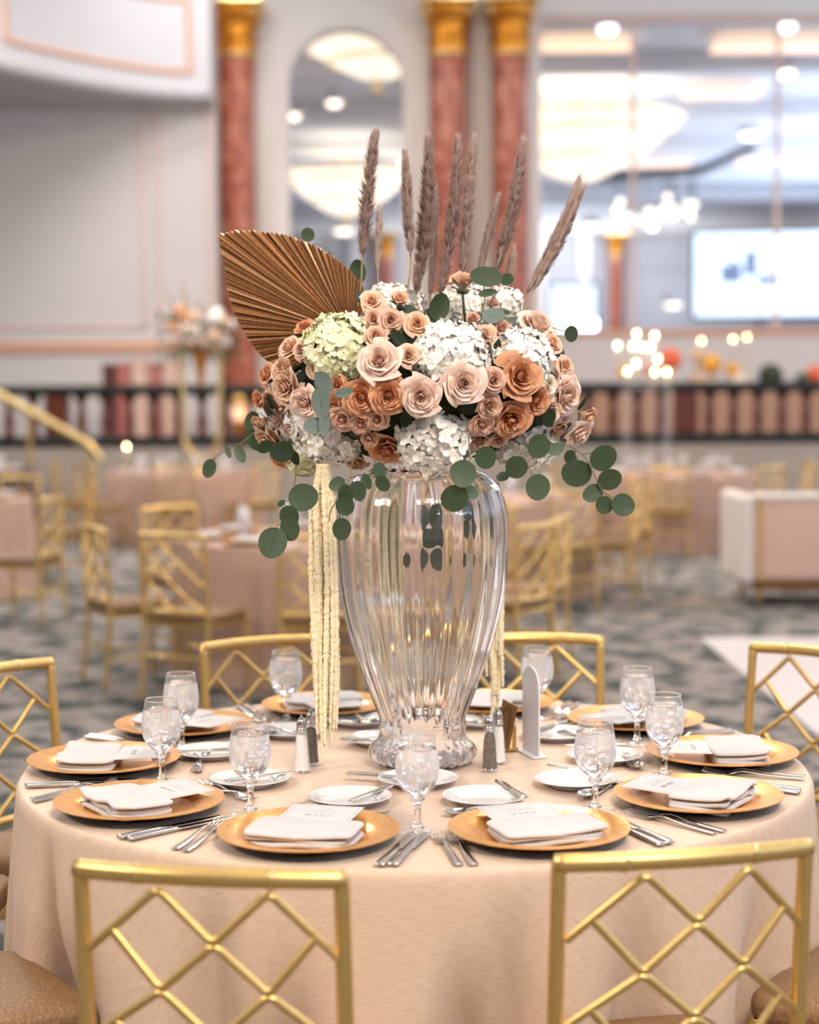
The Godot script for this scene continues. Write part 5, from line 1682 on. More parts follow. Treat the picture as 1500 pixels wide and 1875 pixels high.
func plume(tip: Vector3, base: Vector3, low: Vector3, width: float, label: String, sd: int, pale := 0.0):
	# stem from low to base, feathery head from base to tip
	var g = RandomNumberGenerator.new()
	g.seed = sd
	var t = thing("pampas_plume", label, "dried grass", low, 0.0, "dried pampas plumes")
	part(t, "stem", tube_mesh(smooth([Vector3.ZERO, (base - low) * 0.5 + Vector3(0.002, 0, 0.002), base - low, base.lerp(tip, 0.6) - low], 4), 0.0017, 6), M.straw)
	var b = MB.new()
	b.colored = true
	var ax = tip - base
	var ln = ax.length()
	var up = ax.normalized()
	var side = up.cross(Vector3(0, 0, 1)).normalized()
	var out = side.cross(up)
	var bend = g.randf_range(-0.03, 0.03)
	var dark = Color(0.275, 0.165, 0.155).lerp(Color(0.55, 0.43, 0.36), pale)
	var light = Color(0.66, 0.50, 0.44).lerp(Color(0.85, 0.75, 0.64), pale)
	var count = int(3000 * ln / 0.3)
	# spikelets: little tufts of hairs that leave the axis together
	for k in count / 7:
		var f = pow(g.randf(), 0.9)
		var body = pow(sin(PI * clampf(0.06 + f * 0.90, 0, 1)), 0.55) * (1.0 - 0.25 * f)
		var a = g.randf() * TAU
		var rad = side * cos(a) + out * sin(a)
		var p = base - low + up * ln * f * 0.93 + side * bend * ln * sin(f * PI)
		var l = width * body * g.randf_range(0.42, 0.80) + 0.003
		for h in 7:
			var rr2 = (rad + (side * g.randf_range(-1, 1) + out * g.randf_range(-1, 1)) * 0.45).normalized()
			var l2 = l * g.randf_range(0.7, 1.15)
			var e = p + up * (0.012 + 0.020 * g.randf()) + rr2 * l2
			var mid = p.lerp(e, 0.5) + rr2 * l2 * 0.12
			var wv = rr2.cross(up).normalized() * 0.0008
			var i0 = b.v.size()
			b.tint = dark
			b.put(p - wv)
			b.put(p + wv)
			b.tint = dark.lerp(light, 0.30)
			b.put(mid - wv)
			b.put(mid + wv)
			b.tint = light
			b.put(e)
			b.tri(i0, i0 + 1, i0 + 2)
			b.tri(i0 + 1, i0 + 3, i0 + 2)
			b.tri(i0 + 2, i0 + 3, i0 + 4)
	b.tint = dark
	var core = []
	var rr = []
	for k in 9:
		var f = k / 8.0
		core.append(base - low + up * ln * f * 0.95 + side * bend * ln * sin(f * PI))
		rr.append(width * 0.14 * pow(sin(PI * clampf(0.05 + f * 0.92, 0, 1)), 0.6) + 0.001)
	b.tube(core, rr, 8)
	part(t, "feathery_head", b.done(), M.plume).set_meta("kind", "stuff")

# a sprig of round eucalyptus leaves: stem points, then leaves as [centre, radius in metres, turn in the picture plane, narrowness]
func sprig(label: String, stems: Array, leaves: Array, material, sd: int):
	var g = RandomNumberGenerator.new()
	g.seed = sd
	var o0: Vector3 = stems[0][0]
	var t = thing("eucalyptus_sprig", label, "foliage", o0, 0.0)
	for s in stems:
		var pts = []
		for p in s:
			pts.append(p - o0)
		part(t, "stem", tube_mesh(smooth(pts, 5), 0.0013, 6), M.stem)
	for q in leaves:
		var r: float = q[1] * 0.00116
		var b = MB.new()
		leaf_shape(b, Transform3D(Basis(), Vector3(0, -r, 0)), r * 2.0 * q[3], r * 2.0, g.randf_range(0.02, 0.2), g.randf_range(0.03, 0.14))
		# midrib
		b.tube([Vector3(0, -r * 1.25, -0.001), Vector3(0, -r * 0.9, 0.0004), Vector3(0, 0, 0.0003), Vector3(0, r * 0.7, 0.0002)], [0.0008, 0.0005, 0.0003, 0.0002], 5)
		var lf = part(t, "leaf", b.done(), material)
		lf.transform = Transform3D(Basis(Vector3(0, 0, 1), deg_to_rad(q[2])) * Basis(Vector3.RIGHT, g.randf_range(-0.35, 0.2)) * Basis(Vector3.UP, g.randf_range(-0.35, 0.35)), q[0] - o0)

func tassel(top: Vector3, length: float, width: float, strands: int, sd: int, label: String):
	var g = RandomNumberGenerator.new()
	g.seed = sd
	var t = thing("amaranthus_tassel", label, "flower", top, 0.0, "hanging cream amaranthus")
	for k in strands:
		var f = (k + 0.5) / strands - 0.5
		var x = f * width + g.randf_range(-0.003, 0.003)
		var z = g.randf_range(-0.016, 0.016)
		var l = length * (0.62 + 0.36 * sqrt(g.randf()))
		if k == strands / 3:
			l = length
		var n = int(l / 0.0030)
		var pts = []
		var rad = []
		var ph = g.randf() * TAU
		var r0 = g.randf_range(0.0036, 0.0050)
		for j in n + 1:
			var q = float(j) / n
			var spread = smoothstep(0.0, 0.18, q)
			pts.append(Vector3(x * (0.35 + 0.65 * spread) * (1.0 - 0.15 * q) + 0.0035 * sin(q * 6.0 + ph), -l * q, z * spread + 0.003 * cos(q * 6.0 + ph)))
			rad.append((r0 + 0.0020 * g.randf() + (0.0008 if j % 2 else 0.0)) * (1.0 - 0.5 * pow(q, 6.0)))
		var b = MB.new()
		b.tube(pts, rad, 8)
		for j in range(0, b.v.size()):
			b.v[j] += Vector3(g.randf_range(-0.0014, 0.0014), g.randf_range(-0.0012, 0.0012), g.randf_range(-0.0014, 0.0014))
		part(t, "strand", b.done(), M.amaranth)

func palm_leaf():
	var piv = Vector3(-0.1357, 1.703, -0.016)
	var t = thing("palm_leaf", "pleated dried palm fan sprayed gold, at the left of the bouquet", "dried leaf", piv)
	var rim = [[58.0, 56.0], [74.0, 90.0], [86.0, 108.0], [99.0, 134.0], [108.0, 160.0], [116.0, 187.0], [124.0, 218.0], [131.0, 247.0], [138.0, 283.0], [143.0, 302.0], [150.5, 264.0], [159.0, 240.0], [167.0, 221.0], [180.0, 192.0], [198.0, 160.0], [211.0, 120.0]]
	var b = MB.new()
	var n = 204
	var rows = []
	for j in 9:
		var f = 0.06 + 0.94 * j / 8.0
		var row = PackedVector3Array()
		for i in n + 1:
			var a = lerpf(58.0, 211.0, float(i) / n)
			var r = 100.0
			for k in rim.size() - 1:
				if a >= rim[k][0] and a <= rim[k + 1][0]:
					r = lerpf(rim[k][1], rim[k + 1][1], (a - rim[k][0]) / (rim[k + 1][0] - rim[k][0]))
			var zig = 1.0 if i % 2 == 0 else -1.0
			var q = r * 0.00119 * f * (1.0 + (0.005 * zig if j == 8 else 0.0))
			var jit = sin(i * 12.9898) * 0.33
			var ang = deg_to_rad(a + jit * (0.9 - 0.4 * f))
			row.append(Vector3(q * cos(ang), q * sin(ang), zig * (0.0006 + 0.0042 * q / 0.3) * (1.0 + 0.9 * sin(i * 5.1 + 1.0)) + 0.004 * q / 0.3 * sin(i * 0.9) - 0.25 * q * q))
		rows.append(row)
	# front and back a little apart
	var back = []
	for row in rows:
		var rb = PackedVector3Array()
		for p in row:
			rb.append(p + Vector3(0, 0, -0.0012))
		rb.reverse()
		back.append(rb)
	rows.reverse()
	b.sheet(rows)
	back.reverse()
	b.sheet(back)
	part(t, "pleated_blade", flat(b), M.palm)
	part(t, "stalk", tube_mesh([Vector3(0, 0, -0.004), Vector3(0.04, -0.05, -0.03), Vector3(0.08, -0.12, -0.06)], 0.004, 8), M.palm)

# the same faces with creased edges
func flat(b: MB) -> ArrayMesh:
	var m = MB.new()
	for i in b.ix:
		m.v.append(b.v[i])
		m.ix.append(m.v.size() - 1)
	return m.done()

func build_flowers():
	var lb = MB.new()
	leaf_shape(lb, Transform3D(), 0.036, 0.056, 0.25, 0.25)
	leaf_mesh = lb.done()
	var sb = MB.new()
	leaf_shape(sb, Transform3D(), 0.22, 0.75, 0.3, 0.2)
	sepal_mesh = sb.done()
	# the mossy ball that the stems are pushed into
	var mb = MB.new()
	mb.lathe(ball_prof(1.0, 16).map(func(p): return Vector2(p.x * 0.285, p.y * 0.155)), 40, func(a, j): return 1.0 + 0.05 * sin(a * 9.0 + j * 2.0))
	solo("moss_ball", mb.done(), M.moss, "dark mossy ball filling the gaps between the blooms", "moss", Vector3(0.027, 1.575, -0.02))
	palm_leaf()
	# hydrangeas
	var W = M.white_flower
	hydrangea(Vector3(-0.1611, 1.67, 0.2191), Vector3(-0.3255, 0.4317, 0.8412), 60, 66, M.green_flower, "pale green hydrangea next to the golden palm leaf")
	hydrangea(Vector3(-0.1872, 1.472, 0.1104), Vector3(-0.3525, -0.6921, 0.6299), 66, 58, W, "white hydrangea at the lower left of the bouquet")
	hydrangea(Vector3(0.0467, 1.464, 0.2132), Vector3(0.0247, -0.6469, 0.7622), 78, 78, W, "large white hydrangea at the bottom centre, over the urn's rim")
	hydrangea(Vector3(0.0795, 1.653, 0.272), Vector3(0.0824, 0.3149, 0.9455), 72, 60, W, "large white hydrangea in the middle, below the dark green leaves")
	hydrangea(Vector3(0.2297, 1.642, 0.2191), Vector3(0.3633, 0.2835, 0.8875), 54, 60, W, "white hydrangea at the right, above the terracotta roses")
	hydrangea(Vector3(-0.047, 1.773, -0.076), Vector3(-0.2, 0.6, 0.75), 58, 42, W, "white hydrangea at the top left, behind the small peach roses")
	hydrangea(Vector3(0.116, 1.77, -0.096), Vector3(0, 0.6, 0.75), 60, 42, W, "white hydrangea at the top centre, behind the upright tan rose")
	hydrangea(Vector3(0.2055, 1.772, -0.076), Vector3(0.3, 0.6, 0.7), 38, 38, W, "small creamy hydrangea at the top right by the slanting plumes", 70)
	hydrangea(Vector3(0.2475, 1.451, 0.0222), Vector3(0.355, -0.8135, 0.4607), 62, 56, W, "white hydrangea at the lower right behind the round leaves")
	hydrangea(Vector3(-0.24, 1.419, 0.0296), Vector3(-0.3547, -0.8109, 0.4655), 34, 26, M.green_flower, "small greenish hydrangea under the lower left edge", 60)
	# roses
	var B = M.blush
	var V = M.mauve
	var P = M.peach_rose
	var T = M.terracotta
	var N = M.tan
	var gb = "large blush roses"
	var gv = "mauve spray roses"
	var gp = "peach spray roses"
	var gt = "terracotta roses"
	var gn = "tan roses"
	rose(Vector3(-0.0832, 1.763, 0.144), Vector3(-0.1, 0.45, 0.89), 38, "spray", P, "small peach rose at the upper left, topmost by the palm leaf", gp)
	rose(Vector3(-0.0266, 1.766, 0.134), Vector3(0.2, 0.7, 0.7), 38, "cup", P, "small peach rose tilted upward beside the topmost one", gp, 0.10)
	rose(Vector3(-0.0778, 1.723, 0.204), Vector3(-0.25, 0.25, 0.93), 38, "spray", V, "mauve spray rose below the topmost peach rose", gv)
	rose(Vector3(-0.043, 1.72, 0.224), Vector3(0.05, 0.25, 0.96), 40, "spray", V, "mauve spray rose, right one of the pair under the peach roses", gv)
	rose(Vector3(0.01, 1.711, 0.244), Vector3(0.1, 0.2, 0.97), 42, "spray", P, "open peach rose alone above the large middle hydrangea", gp)
	rose(Vector3(-0.0741, 1.688, 0.234), Vector3(-0.1, 0.5, 0.85), 38, "spray", V, "mauve rose half hidden above the big blush rose", gv)
	rose(Vector3(-0.0666, 1.637, 0.3055), Vector3(-0.1618, 0.2361, 0.9582), 68, "open", B, "big open blush rose right of the green hydrangea", gb)
	rose(Vector3(-0.008, 1.647, 0.2966), Vector3(-0.0606, 0.2877, 0.9558), 38, "spray", N, "small tan rose between the big blush rose and the middle hydrangea", gn)
	rose(Vector3(-0.2596, 1.669, 0.0969), Vector3(-0.5794, 0.4948, 0.6477), 42, "spray", N, "tan rose under the lower edge of the palm leaf", gn)
	rose(Vector3(-0.2279, 1.663, 0.1644), Vector3(-0.4847, 0.4306, 0.7614), 36, "spray", N, "tan rose squeezed against the green hydrangea", gn)
	rose(Vector3(-0.2667, 1.622, 0.1329), Vector3(-0.6313, 0.1895, 0.752), 52, "cup", N, "pale tan rose, upper of two on the left flank", gn)
	rose(Vector3(-0.2635, 1.585, 0.1522), Vector3(-0.6261, -0.0821, 0.7754), 60, "open", N, "pale tan rose, lower of two on the left flank", gn)
	rose(Vector3(-0.2223, 1.553, 0.2003), Vector3(-0.4858, -0.2828, 0.827), 54, "open", B, "creamy blush rose left of the grey green leaves", gb)
	rose(Vector3(-0.2913, 1.525, 0.0201), Vector3(-0.7027, -0.5331, 0.4711), 50, "cup", B, "blush rose low on the left flank", gb)
	rose(Vector3(-0.3274, 1.512, 0.0259), Vector3(-0.6835, -0.551, 0.4788), 40, "cup", N, "tan rose at the outermost left, side on", gn)
	rose(Vector3(-0.3329, 1.562, 0.0238), Vector3(-0.8336, -0.2632, 0.4856), 32, "spray", T, "small terracotta rose at the outermost left", gt)
	rose(Vector3(-0.3148, 1.614, 0.022), Vector3(-0.861, 0.1508, 0.4858), 38, "spray", T, "small terracotta rose below the tip of the palm leaf's lower edge", gt)
	rose(Vector3(-0.3159, 1.473, 0.0288), Vector3(-0.5564, -0.6817, 0.475), 46, "spray", N, "tan rose at the lower left, behind dark leaves", gn)
	rose(Vector3(-0.2844, 1.431, 0.0321), Vector3(-0.4234, -0.7737, 0.4713), 42, "spray", T, "small terracotta rose at the lowest left corner", gt)
	rose(Vector3(-0.1026, 1.563, 0.2774), Vector3(-0.2278, -0.1928, 0.9544), 62, "open", T, "dusky terracotta rose left of a tan one in the centre", gt)
	rose(Vector3(-0.0476, 1.567, 0.3042), Vector3(-0.1299, -0.1657, 0.9776), 62, "garden", T, "ruffled tan garden rose in the centre", gt)
	rose(Vector3(-0.153, 1.588, 0.2442), Vector3(-0.3303, -0.051, 0.9425), 38, "spray", T, "terracotta rose peeping out below the green hydrangea", gt)
	rose(Vector3(-0.1608, 1.546, 0.2271), Vector3(-0.3353, -0.3018, 0.8925), 34, "spray", T, "dark terracotta bud behind the grey green leaves", gt)
	rose(Vector3(-0.1428, 1.519, 0.2389), Vector3(-0.2885, -0.4392, 0.8508), 42, "spray", V, "mauve rose below the grey green leaves", gv)
	rose(Vector3(-0.1061, 1.508, 0.2476), Vector3(-0.217, -0.4819, 0.8489), 36, "spray", V, "mauve rose under the dusky terracotta rose", gv)
	rose(Vector3(-0.0725, 1.518, 0.2686), Vector3(-0.163, -0.4271, 0.8894), 38, "spray", V, "mauve rose under the ruffled tan garden rose", gv)
	rose(Vector3(-0.0879, 1.482, 0.2305), Vector3(-0.1777, -0.5922, 0.786), 38, "cup", V, "mauve rose lowest of three in the lower centre", gv)
	rose(Vector3(-0.0554, 1.455, 0.1841), Vector3(-0.1209, -0.6917, 0.712), 62, "open", T, "terracotta rose left of the bottom hydrangea", gt)
	rose(Vector3(-0.1232, 1.424, 0.0394), Vector3(-0.2223, -0.8647, 0.4504), 42, "spray", P, "peach rose at the bottom, left of the urn's rim", gp)
	rose(Vector3(0.0153, 1.565, 0.3158), Vector3(-0.0225, -0.1783, 0.9837), 68, "open", B, "large blush rose with a tight spiral, above the bottom hydrangea", gb)
	rose(Vector3(-0.2326, 1.717, 0.0245), Vector3(-0.4713, 0.7452, 0.4718), 34, "spray", T, "small bronze rose at the base of the palm leaf", gt)
	rose(Vector3(0.1092, 1.807, 0.044), Vector3(0.05, 0.93, 0.35), 52, "cup", N, "tan rose standing upright highest of all, in side view", gn, 0.12)
	rose(Vector3(0.1246, 1.722, 0.184), Vector3(0.1, 0.6, 0.8), 30, "cup", V, "mauve bud below the upright tan rose", gv, 0.06)
	rose(Vector3(0.1711, 1.758, 0.084), Vector3(0.2, 0.75, 0.6), 26, "cup", V, "tiny mauve bud under the pair of high green leaves", gv, 0.06)
	rose(Vector3(0.1454, 1.686, 0.244), Vector3(0.1, 0.3, 0.95), 40, "spray", V, "mauve rose right of the middle hydrangea", gv)
	rose(Vector3(0.1829, 1.7, 0.204), Vector3(0.3, 0.45, 0.84), 38, "cup", V, "mauve rose under the grey leaf at the upper right", gv)
	rose(Vector3(0.1008, 1.59, 0.3175), Vector3(0.1249, -0.0334, 0.9916), 70, "open", B, "large blush rose right of centre below the middle hydrangea", gb)
	rose(Vector3(0.1611, 1.596, 0.3001), Vector3(0.2361, 0.0037, 0.9717), 42, "spray", V, "mauve rose between the blush and the tall terracotta rose", gv)
	rose(Vector3(0.2165, 1.605, 0.2675), Vector3(0.3489, 0.0588, 0.9353), 78, "open", T, "tall terracotta rose with one petal standing up, right of centre", gt)
	rose(Vector3(0.251, 1.556, 0.2158), Vector3(0.4162, -0.2568, 0.8723), 54, "garden", T, "terracotta rose right of and below the tall one", gt)
	rose(Vector3(0.1996, 1.517, 0.2351), Vector3(0.2874, -0.4519, 0.8445), 70, "open", T, "terracotta rose low on the right, largest of the lower ones", gt)
	rose(Vector3(0.1532, 1.545, 0.2814), Vector3(0.2121, -0.293, 0.9323), 42, "spray", V, "mauve rose under the right large blush rose", gv)
	rose(Vector3(0.1398, 1.507, 0.2593), Vector3(0.1763, -0.484, 0.8571), 42, "spray", V, "mauve rose in the lower right cluster, upper left one", gv)
	rose(Vector3(0.136, 1.474, 0.216), Vector3(0.1594, -0.6257, 0.7636), 42, "spray", V, "mauve rose in the lower right cluster, lowest one", gv)
	rose(Vector3(0.1773, 1.474, 0.1946), Vector3(0.227, -0.6402, 0.7339), 32, "spray", V, "mauve rose in the lower right cluster, rightmost one", gv)
	rose(Vector3(0.1637, 1.506, 0.2442), Vector3(0.2166, -0.4917, 0.8434), 26, "cup", V, "smallest mauve bud inside the lower right cluster", gv)
	rose(Vector3(0.2672, 1.718, 0.0614), Vector3(0.4142, 0.7281, 0.5461), 66, "garden", B, "pinkish garden rose at the upper right under the slanting plumes", gb)
	rose(Vector3(0.2918, 1.675, 0.1273), Vector3(0.4981, 0.5062, 0.704), 40, "spray", P, "peach rose at the right edge below the pinkish garden rose", gp)
	rose(Vector3(0.3186, 1.627, 0.1344), Vector3(0.6166, 0.2205, 0.7558), 34, "spray", P, "small peach rose alone at the right edge", gp)
	rose(Vector3(0.3205, 1.562, 0.138), Vector3(0.6252, -0.2469, 0.7404), 64, "open", B, "blush rose on the right flank, petals pointing outward", gb)
	rose(Vector3(0.374, 1.521, 0.0291), Vector3(0.6987, -0.5204, 0.491), 44, "cup", P, "peach rose at the outermost right", gp)
	rose(Vector3(0.3105, 1.492, 0.0434), Vector3(0.548, -0.69, 0.4728), 40, "spray", P, "peach rose lowest on the right flank", gp)
	rose(Vector3(0.3597, 1.482, 0.031), Vector3(0.5647, -0.6688, 0.4835), 52, "open", B, "blush rose at the lower right edge above the trailing leaves", gb)
	rose(Vector3(0.2725, 1.588, 0.197), Vector3(0.4797, -0.0548, 0.8757), 46, "cup", M.ivory, "ivory rose tucked between terracotta and blush roses at the right", "")
	rose(Vector3(-0.3039, 1.553, 0.0202), Vector3(-0.8044, -0.3538, 0.4772), 46, "spray", N, "tan rose filling the left flank beside the creamy blush rose", gn)
	rose(Vector3(-0.2528, 1.496, 0.0375), Vector3(-0.5555, -0.6695, 0.4932), 46, "cup", B, "blush rose between the left hydrangea and the left flank", gb)
	rose(Vector3(-0.3008, 1.478, 0.0262), Vector3(-0.5558, -0.6845, 0.4717), 44, "spray", P, "peach rose low on the left flank above the dark leaves", gp)
	rose(Vector3(-0.1953, 1.626, 0.2116), Vector3(-0.4205, 0.191, 0.887), 40, "spray", N, "tan rose tucked under the green hydrangea", gn)
	rose(Vector3(0.2859, 1.534, 0.1566), Vector3(0.4915, -0.4044, 0.7713), 44, "cup", B, "small blush rose right of the lower terracotta roses", gb)
	rose(Vector3(0.3243, 1.593, 0.1337), Vector3(0.6462, -0.0256, 0.7627), 40, "spray", P, "peach rose behind the right blush rose", gp)
	rose(Vector3(0.2049, 1.659, 0.2249), Vector3(0.3038, 0.3684, 0.8786), 34, "spray", V, "mauve rose at the left edge of the right hydrangea", gv)
	# roses on the far side of the ball
	for k in 9:
		var a = PI + 0.5 + (k - 4) * 0.42
		var d = Vector3(sin(a), [0.25, -0.2, 0.5][k % 3], cos(a)).normalized()
		rose(Vector3(0.027, 1.595, 0) + d * Vector3(0.31, 0.17, 0.28), d, 62, ["open", "spray", "garden"][k % 3], [B, N, T][k % 3], ["blush", "tan", "terracotta"][k % 3] + " rose on the hidden far side of the bouquet, " + ["towards the right", "at the back", "towards the left"][k / 3], ["blush", "tan", "terracotta"][k % 3] + " roses on the far side of the bouquet")
	# plumes
	var lo = Vector3(0, -0.12, 0)
	plume(Vector3(-0.0756, 2.14, -0.016), Vector3(-0.1054, 1.866, 0.004), Vector3(-0.1157, 1.761, 0.004), 0.036, "tall mauve plume, leftmost of the row", 1)
	plume(Vector3(-0.0712, 1.975, -0.096), Vector3(-0.0746, 1.838, -0.096), Vector3(-0.0747, 1.765, -0.076), 0.014, "slim pale plume just right of the leftmost tall one", 2, 0.8)
	plume(Vector3(-0.0136, 2.091, 0.004), Vector3(-0.0021, 1.865, 0.004), Vector3(-0.0145, 1.76, 0.004), 0.024, "brownish plume second from the left", 3, 0.25)
	plume(Vector3(0.0386, 2.138, -0.036), Vector3(0.0093, 1.785, -0.016), Vector3(0.0207, 1.725, 0.004), 0.037, "tall dark mauve plume behind the brownish one", 4)
	plume(Vector3(0.0559, 2.031, -0.116), Vector3(0.0411, 1.783, -0.096), Vector3(0.0426, 1.715, -0.056), 0.016, "short slim plume in the middle of the row", 5, 0.3)
	plume(Vector3(0.103, 2.13, -0.016), Vector3(0.061, 1.783, 0.004), Vector3(0.0533, 1.712, 0.024), 0.034, "tall mauve plume in the middle of the row", 6)
	plume(Vector3(0.1394, 2.136, -0.076), Vector3(0.1101, 1.822, -0.056), Vector3(0.109, 1.714, -0.036), 0.028, "tall tan plume just right of the middle", 7, 0.25)
	plume(Vector3(0.1936, 2.006, -0.136), Vector3(0.1484, 1.832, -0.116), Vector3(0.144, 1.716, -0.076), 0.020, "short pale plume right of the middle", 8, 0.35)
	plume(Vector3(0.2454, 2.123, -0.036), Vector3(0.1822, 1.831, -0.016), Vector3(0.1587, 1.711, 0.024), 0.034, "tall mauve plume with a pale edge, right part of the row", 9, 0.1)
	plume(Vector3(0.225, 1.882, -0.096), Vector3(0.2091, 1.787, -0.076), Vector3(0.1983, 1.714, -0.056), 0.020, "low plume behind the high green leaves", 10, 0.2)
	plume(Vector3(0.3712, 2.045, -0.076), Vector3(0.2509, 1.784, -0.036), Vector3(0.2292, 1.713, -0.016), 0.018, "slanting plume at the far right, upper one of two", 11, 0.15)
	plume(Vector3(0.3723, 2.019, -0.016), Vector3(0.2634, 1.794, 0.004), Vector3(0.2232, 1.711, 0.024), 0.020, "slanting plume at the far right, lower one of two", 12, 0.1)
	# eucalyptus
	var L = M.leaf
	var G = M.leaf_grey
	sprig("trailing eucalyptus sprig with seven round leaves at the lower right", [[Vector3(0.3064, 1.471, 0.104), Vector3(0.355, 1.442, 0.124), Vector3(0.3747, 1.408, 0.144), Vector3(0.3964, 1.365, 0.154), Vector3(0.4306, 1.348, 0.154)], [Vector3(0.355, 1.442, 0.124), Vector3(0.3791, 1.445, 0.134)], [Vector3(0.3411, 1.451, 0.114), Vector3(0.3436, 1.423, 0.124)]], [[Vector3(0.3436, 1.402, 0.124), 25, 180, 1.12], [Vector3(0.3974, 1.435, 0.144), 26, -55, 0.88], [Vector3(0.41, 1.391, 0.154), 22, -70, 0.92], [Vector3(0.3759, 1.361, 0.144), 20, 120, 0.8], [Vector3(0.3987, 1.337, 0.154), 17, 170, 0.95], [Vector3(0.4362, 1.337, 0.164), 22, -110, 0.95], [Vector3(0.3336, 1.436, 0.084), 13, 160, 0.85]], L, 1)
	sprig("eucalyptus sprig with three round leaves below the terracotta roses", [[Vector3(0.1857, 1.469, 0.264), Vector3(0.2141, 1.449, 0.284), Vector3(0.2323, 1.418, 0.304), Vector3(0.241, 1.403, 0.304)], [Vector3(0.2141, 1.449, 0.284), Vector3(0.2352, 1.455, 0.294)], [Vector3(0.1988, 1.456, 0.284), Vector3(0.2003, 1.437, 0.294)]], [[Vector3(0.2509, 1.464, 0.304), 22, 150, 0.9], [Vector3(0.2062, 1.423, 0.304), 21, 150, 0.92], [Vector3(0.2478, 1.383, 0.314), 23, 170, 0.92], [Vector3(0.1811, 1.403, 0.264), 12, 110, 0.7], [Vector3(0.2908, 1.457, 0.244), 16, -60, 0.7]], L, 2)
	sprig("eucalyptus sprig with dark round leaves hanging over the urn's shoulder", [[Vector3(0.1106, 1.484, 0.304), Vector3(0.1116, 1.436, 0.334), Vector3(0.0981, 1.399, 0.344), Vector3(0.0843, 1.371, 0.334)]], [[Vector3(0.1433, 1.443, 0.324), 20, 190, 0.95], [Vector3(0.0982, 1.412, 0.344), 24, 170, 0.95], [Vector3(0.081, 1.364, 0.334), 25, 200, 0.98], [Vector3(0.1153, 1.372, 0.284), 15, 230, 0.8]], L, 3)
	sprig("dark eucalyptus sprig of broad leaves hanging at the lower left", [[Vector3(-0.2379, 1.45, 0.184), Vector3(-0.2414, 1.395, 0.224), Vector3(-0.2491, 1.34, 0.234), Vector3(-0.2633, 1.298, 0.244)]], [[Vector3(-0.2233, 1.361, 0.234), 27, -80, 0.92], [Vector3(-0.2519, 1.324, 0.244), 20, 200, 0.85], [Vector3(-0.2493, 1.299, 0.254), 22, 190, 0.85], [Vector3(-0.285, 1.27, 0.254), 28, 165, 0.95], [Vector3(-0.2705, 1.348, 0.214), 8, 130, 0.7]], L, 4)
	sprig("thin trailing eucalyptus sprig with small leaves at the far left", [[Vector3(-0.3224, 1.504, 0.044), Vector3(-0.3717, 1.466, 0.024), Vector3(-0.4154, 1.445, 0.004), Vector3(-0.4357, 1.426, 0.004)], [Vector3(-0.3717, 1.466, 0.024), Vector3(-0.3718, 1.457, 0.024)], [Vector3(-0.3988, 1.452, 0.014), Vector3(-0.3989, 1.445, 0.014)]], [[Vector3(-0.4407, 1.412, 0.004), 19, 155, 0.75], [Vector3(-0.3989, 1.446, 0.014), 11, 200, 0.5], [Vector3(-0.372, 1.443, 0.024), 18, 200, 0.55], [Vector3(-0.3501, 1.513, -0.016), 20, 160, 0.7], [Vector3(-0.3381, 1.473, 0.004), 22, 220, 0.85]], L, 5)
	sprig("grey green eucalyptus sprig in front of the blush rose at the left", [[Vector3(-0.1548, 1.572, 0.334), Vector3(-0.1672, 1.566, 0.344), Vector3(-0.1736, 1.546, 0.349), Vector3(-0.1763, 1.519, 0.344)]], [[Vector3(-0.1761, 1.592, 0.334), 21, 20, 0.75], [Vector3(-0.18, 1.553, 0.349), 26, 190, 0.62], [Vector3(-0.135, 1.573, 0.344), 16, -80, 0.55], [Vector3(-0.1957, 1.508, 0.344), 18, 100, 0.85], [Vector3(-0.1737, 1.512, 0.354), 20, 175, 0.5]], G, 6)
	sprig("dark eucalyptus sprig with small leaves under the bouquet, left of the urn's rim", [[Vector3(-0.1144, 1.465, 0.164), Vector3(-0.1221, 1.43, 0.284), Vector3(-0.1267, 1.404, 0.314), Vector3(-0.1396, 1.378, 0.324), Vector3(-0.1638, 1.34, 0.324), Vector3(-0.1672, 1.318, 0.324)], [Vector3(-0.1267, 1.404, 0.314), Vector3(-0.096, 1.412, 0.324), Vector3(-0.0722, 1.404, 0.324)]], [[Vector3(-0.1518, 1.392, 0.314), 15, 120, 0.8], [Vector3(-0.1339, 1.373, 0.334), 19, 190, 0.72], [Vector3(-0.1351, 1.35, 0.334), 18, 210, 0.9], [Vector3(-0.1079, 1.379, 0.334), 18, 190, 0.75], [Vector3(-0.0918, 1.397, 0.324), 14, 200, 0.6], [Vector3(-0.0667, 1.418, 0.324), 15, 190, 0.8], [Vector3(-0.0603, 1.394, 0.334), 16, 210, 0.75], [Vector3(-0.1424, 1.303, 0.324), 20, 175, 0.82]], L, 7)
	sprig("thin eucalyptus sprig arching over the palm leaf", [[Vector3(-0.1345, 1.813, -0.076), Vector3(-0.1612, 1.872, -0.096), Vector3(-0.1952, 1.899, -0.106), Vector3(-0.2163, 1.905, -0.116)]], [[Vector3(-0.2294, 1.925, -0.116), 14, 60, 0.95], [Vector3(-0.1174, 1.837, -0.036), 23, 5, 0.68], [Vector3(-0.1805, 1.877, -0.096), 7, 200, 0.5], [Vector3(-0.1949, 1.882, -0.096), 7, 160, 0.5]], L, 8)
	sprig("pair of high green eucalyptus leaves on the upright tan rose's right", [[Vector3(0.1437, 1.72, 0.104), Vector3(0.1521, 1.77, 0.124), Vector3(0.1495, 1.792, 0.134)], [Vector3(0.1566, 1.753, 0.124), Vector3(0.184, 1.788, 0.104)]], [[Vector3(0.1536, 1.812, 0.144), 30, 85, 0.60], [Vector3(0.1989, 1.809, 0.104), 13, -70, 0.85], [Vector3(0.1574, 1.779, 0.134), 17, -80, 0.4]], L, 9)
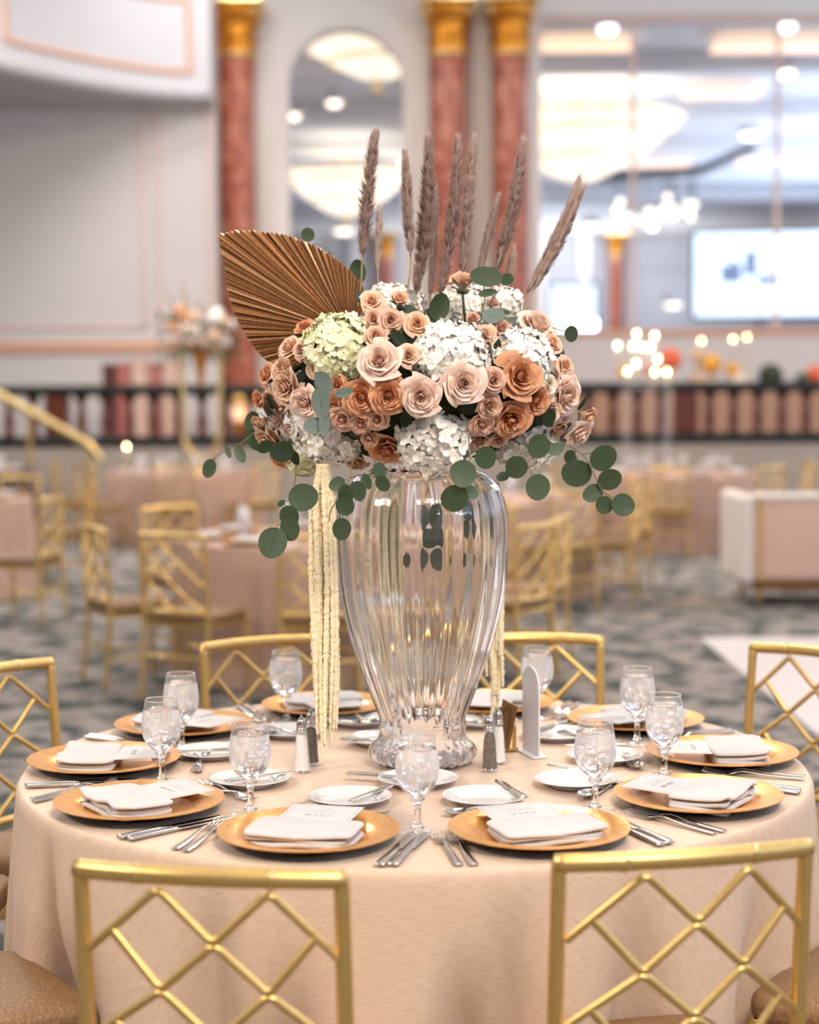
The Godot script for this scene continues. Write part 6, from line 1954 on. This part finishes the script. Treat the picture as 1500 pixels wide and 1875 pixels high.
	sprig("dark leaves above the middle hydrangea", [[Vector3(0.0502, 1.683, 0.204), Vector3(0.0526, 1.727, 0.204), Vector3(0.0572, 1.749, 0.204)]], [[Vector3(0.057, 1.746, 0.214), 25, -15, 0.75], [Vector3(0.0415, 1.729, 0.204), 18, 60, 0.6], [Vector3(0.1657, 1.67, 0.234), 17, 200, 0.7], [Vector3(0.1728, 1.628, 0.244), 18, 160, 0.75]], M.leaf_dark, 10)
	sprig("single grey leaf lying over the mauve roses at the upper right", [[Vector3(0.1402, 1.694, 0.184), Vector3(0.1484, 1.71, 0.204)]], [[Vector3(0.1658, 1.728, 0.214), 20, -75, 0.75], [Vector3(0.2037, 1.722, 0.154), 12, -80, 0.45]], G, 11)
	sprig("single round leaf standing out at the right edge", [[Vector3(0.2983, 1.709, 0.064), Vector3(0.3192, 1.703, 0.064), Vector3(0.3308, 1.702, 0.064)]], [[Vector3(0.3377, 1.696, 0.064), 16, 190, 0.82]], L, 12)
	sprig("dark leaves at the lower left under the blush roses", [[Vector3(-0.2544, 1.483, 0.184), Vector3(-0.2644, 1.467, 0.204)]], [[Vector3(-0.2675, 1.454, 0.224), 22, 100, 0.85], [Vector3(-0.2422, 1.441, 0.204), 14, 200, 0.6], [Vector3(-0.3109, 1.461, 0.104), 16, 120, 0.7]], M.leaf_dark, 13)
	sprig("dark leaves in the gaps between the central roses", [[Vector3(-0.0171, 1.605, 0.254), Vector3(-0.0149, 1.593, 0.264)]], [[Vector3(-0.0192, 1.604, 0.264), 18, 30, 0.6], [Vector3(-0.0276, 1.682, 0.244), 20, 40, 0.5], [Vector3(-0.0615, 1.661, 0.204), 14, -60, 0.6], [Vector3(-0.012, 1.522, 0.274), 18, 160, 0.6], [Vector3(0.1144, 1.54, 0.264), 20, 100, 0.6], [Vector3(0.2803, 1.52, 0.184), 18, 170, 0.7]], M.leaf_dark, 14)
	sprig("eucalyptus leaves hanging behind the urn, seen through its glass", [[Vector3(0.0564, 1.382, -0.266), Vector3(0.0435, 1.305, -0.286), Vector3(0.0328, 1.215, -0.286)], [Vector3(0.1517, 1.382, -0.266), Vector3(0.151, 1.304, -0.286), Vector3(0.1482, 1.24, -0.286)]], [[Vector3(0.0332, 1.282, -0.286), 26, 170, 0.9], [Vector3(0.0509, 1.234, -0.286), 22, 200, 0.9], [Vector3(0.025, 1.184, -0.286), 27, 180, 0.95], [Vector3(0.1535, 1.299, -0.286), 26, 190, 0.9], [Vector3(0.1483, 1.255, -0.286), 22, 170, 0.9], [Vector3(0.1352, 1.181, -0.286), 14, 180, 0.8]], L, 15)
	# hanging amaranthus
	tassel(Vector3(-0.1872, 1.425, 0.144), 0.625, 0.054, 20, 41, "long cream amaranthus tassel hanging left of the urn down to the table")
	tassel(Vector3(0.1844, 1.374, -0.156), 0.545, 0.040, 16, 42, "cream amaranthus tassel hanging right of the urn")
	tassel(Vector3(-0.0654, 1.387, -0.246), 0.56, 0.060, 18, 43, "cream amaranthus tassel seen through the glass of the urn")
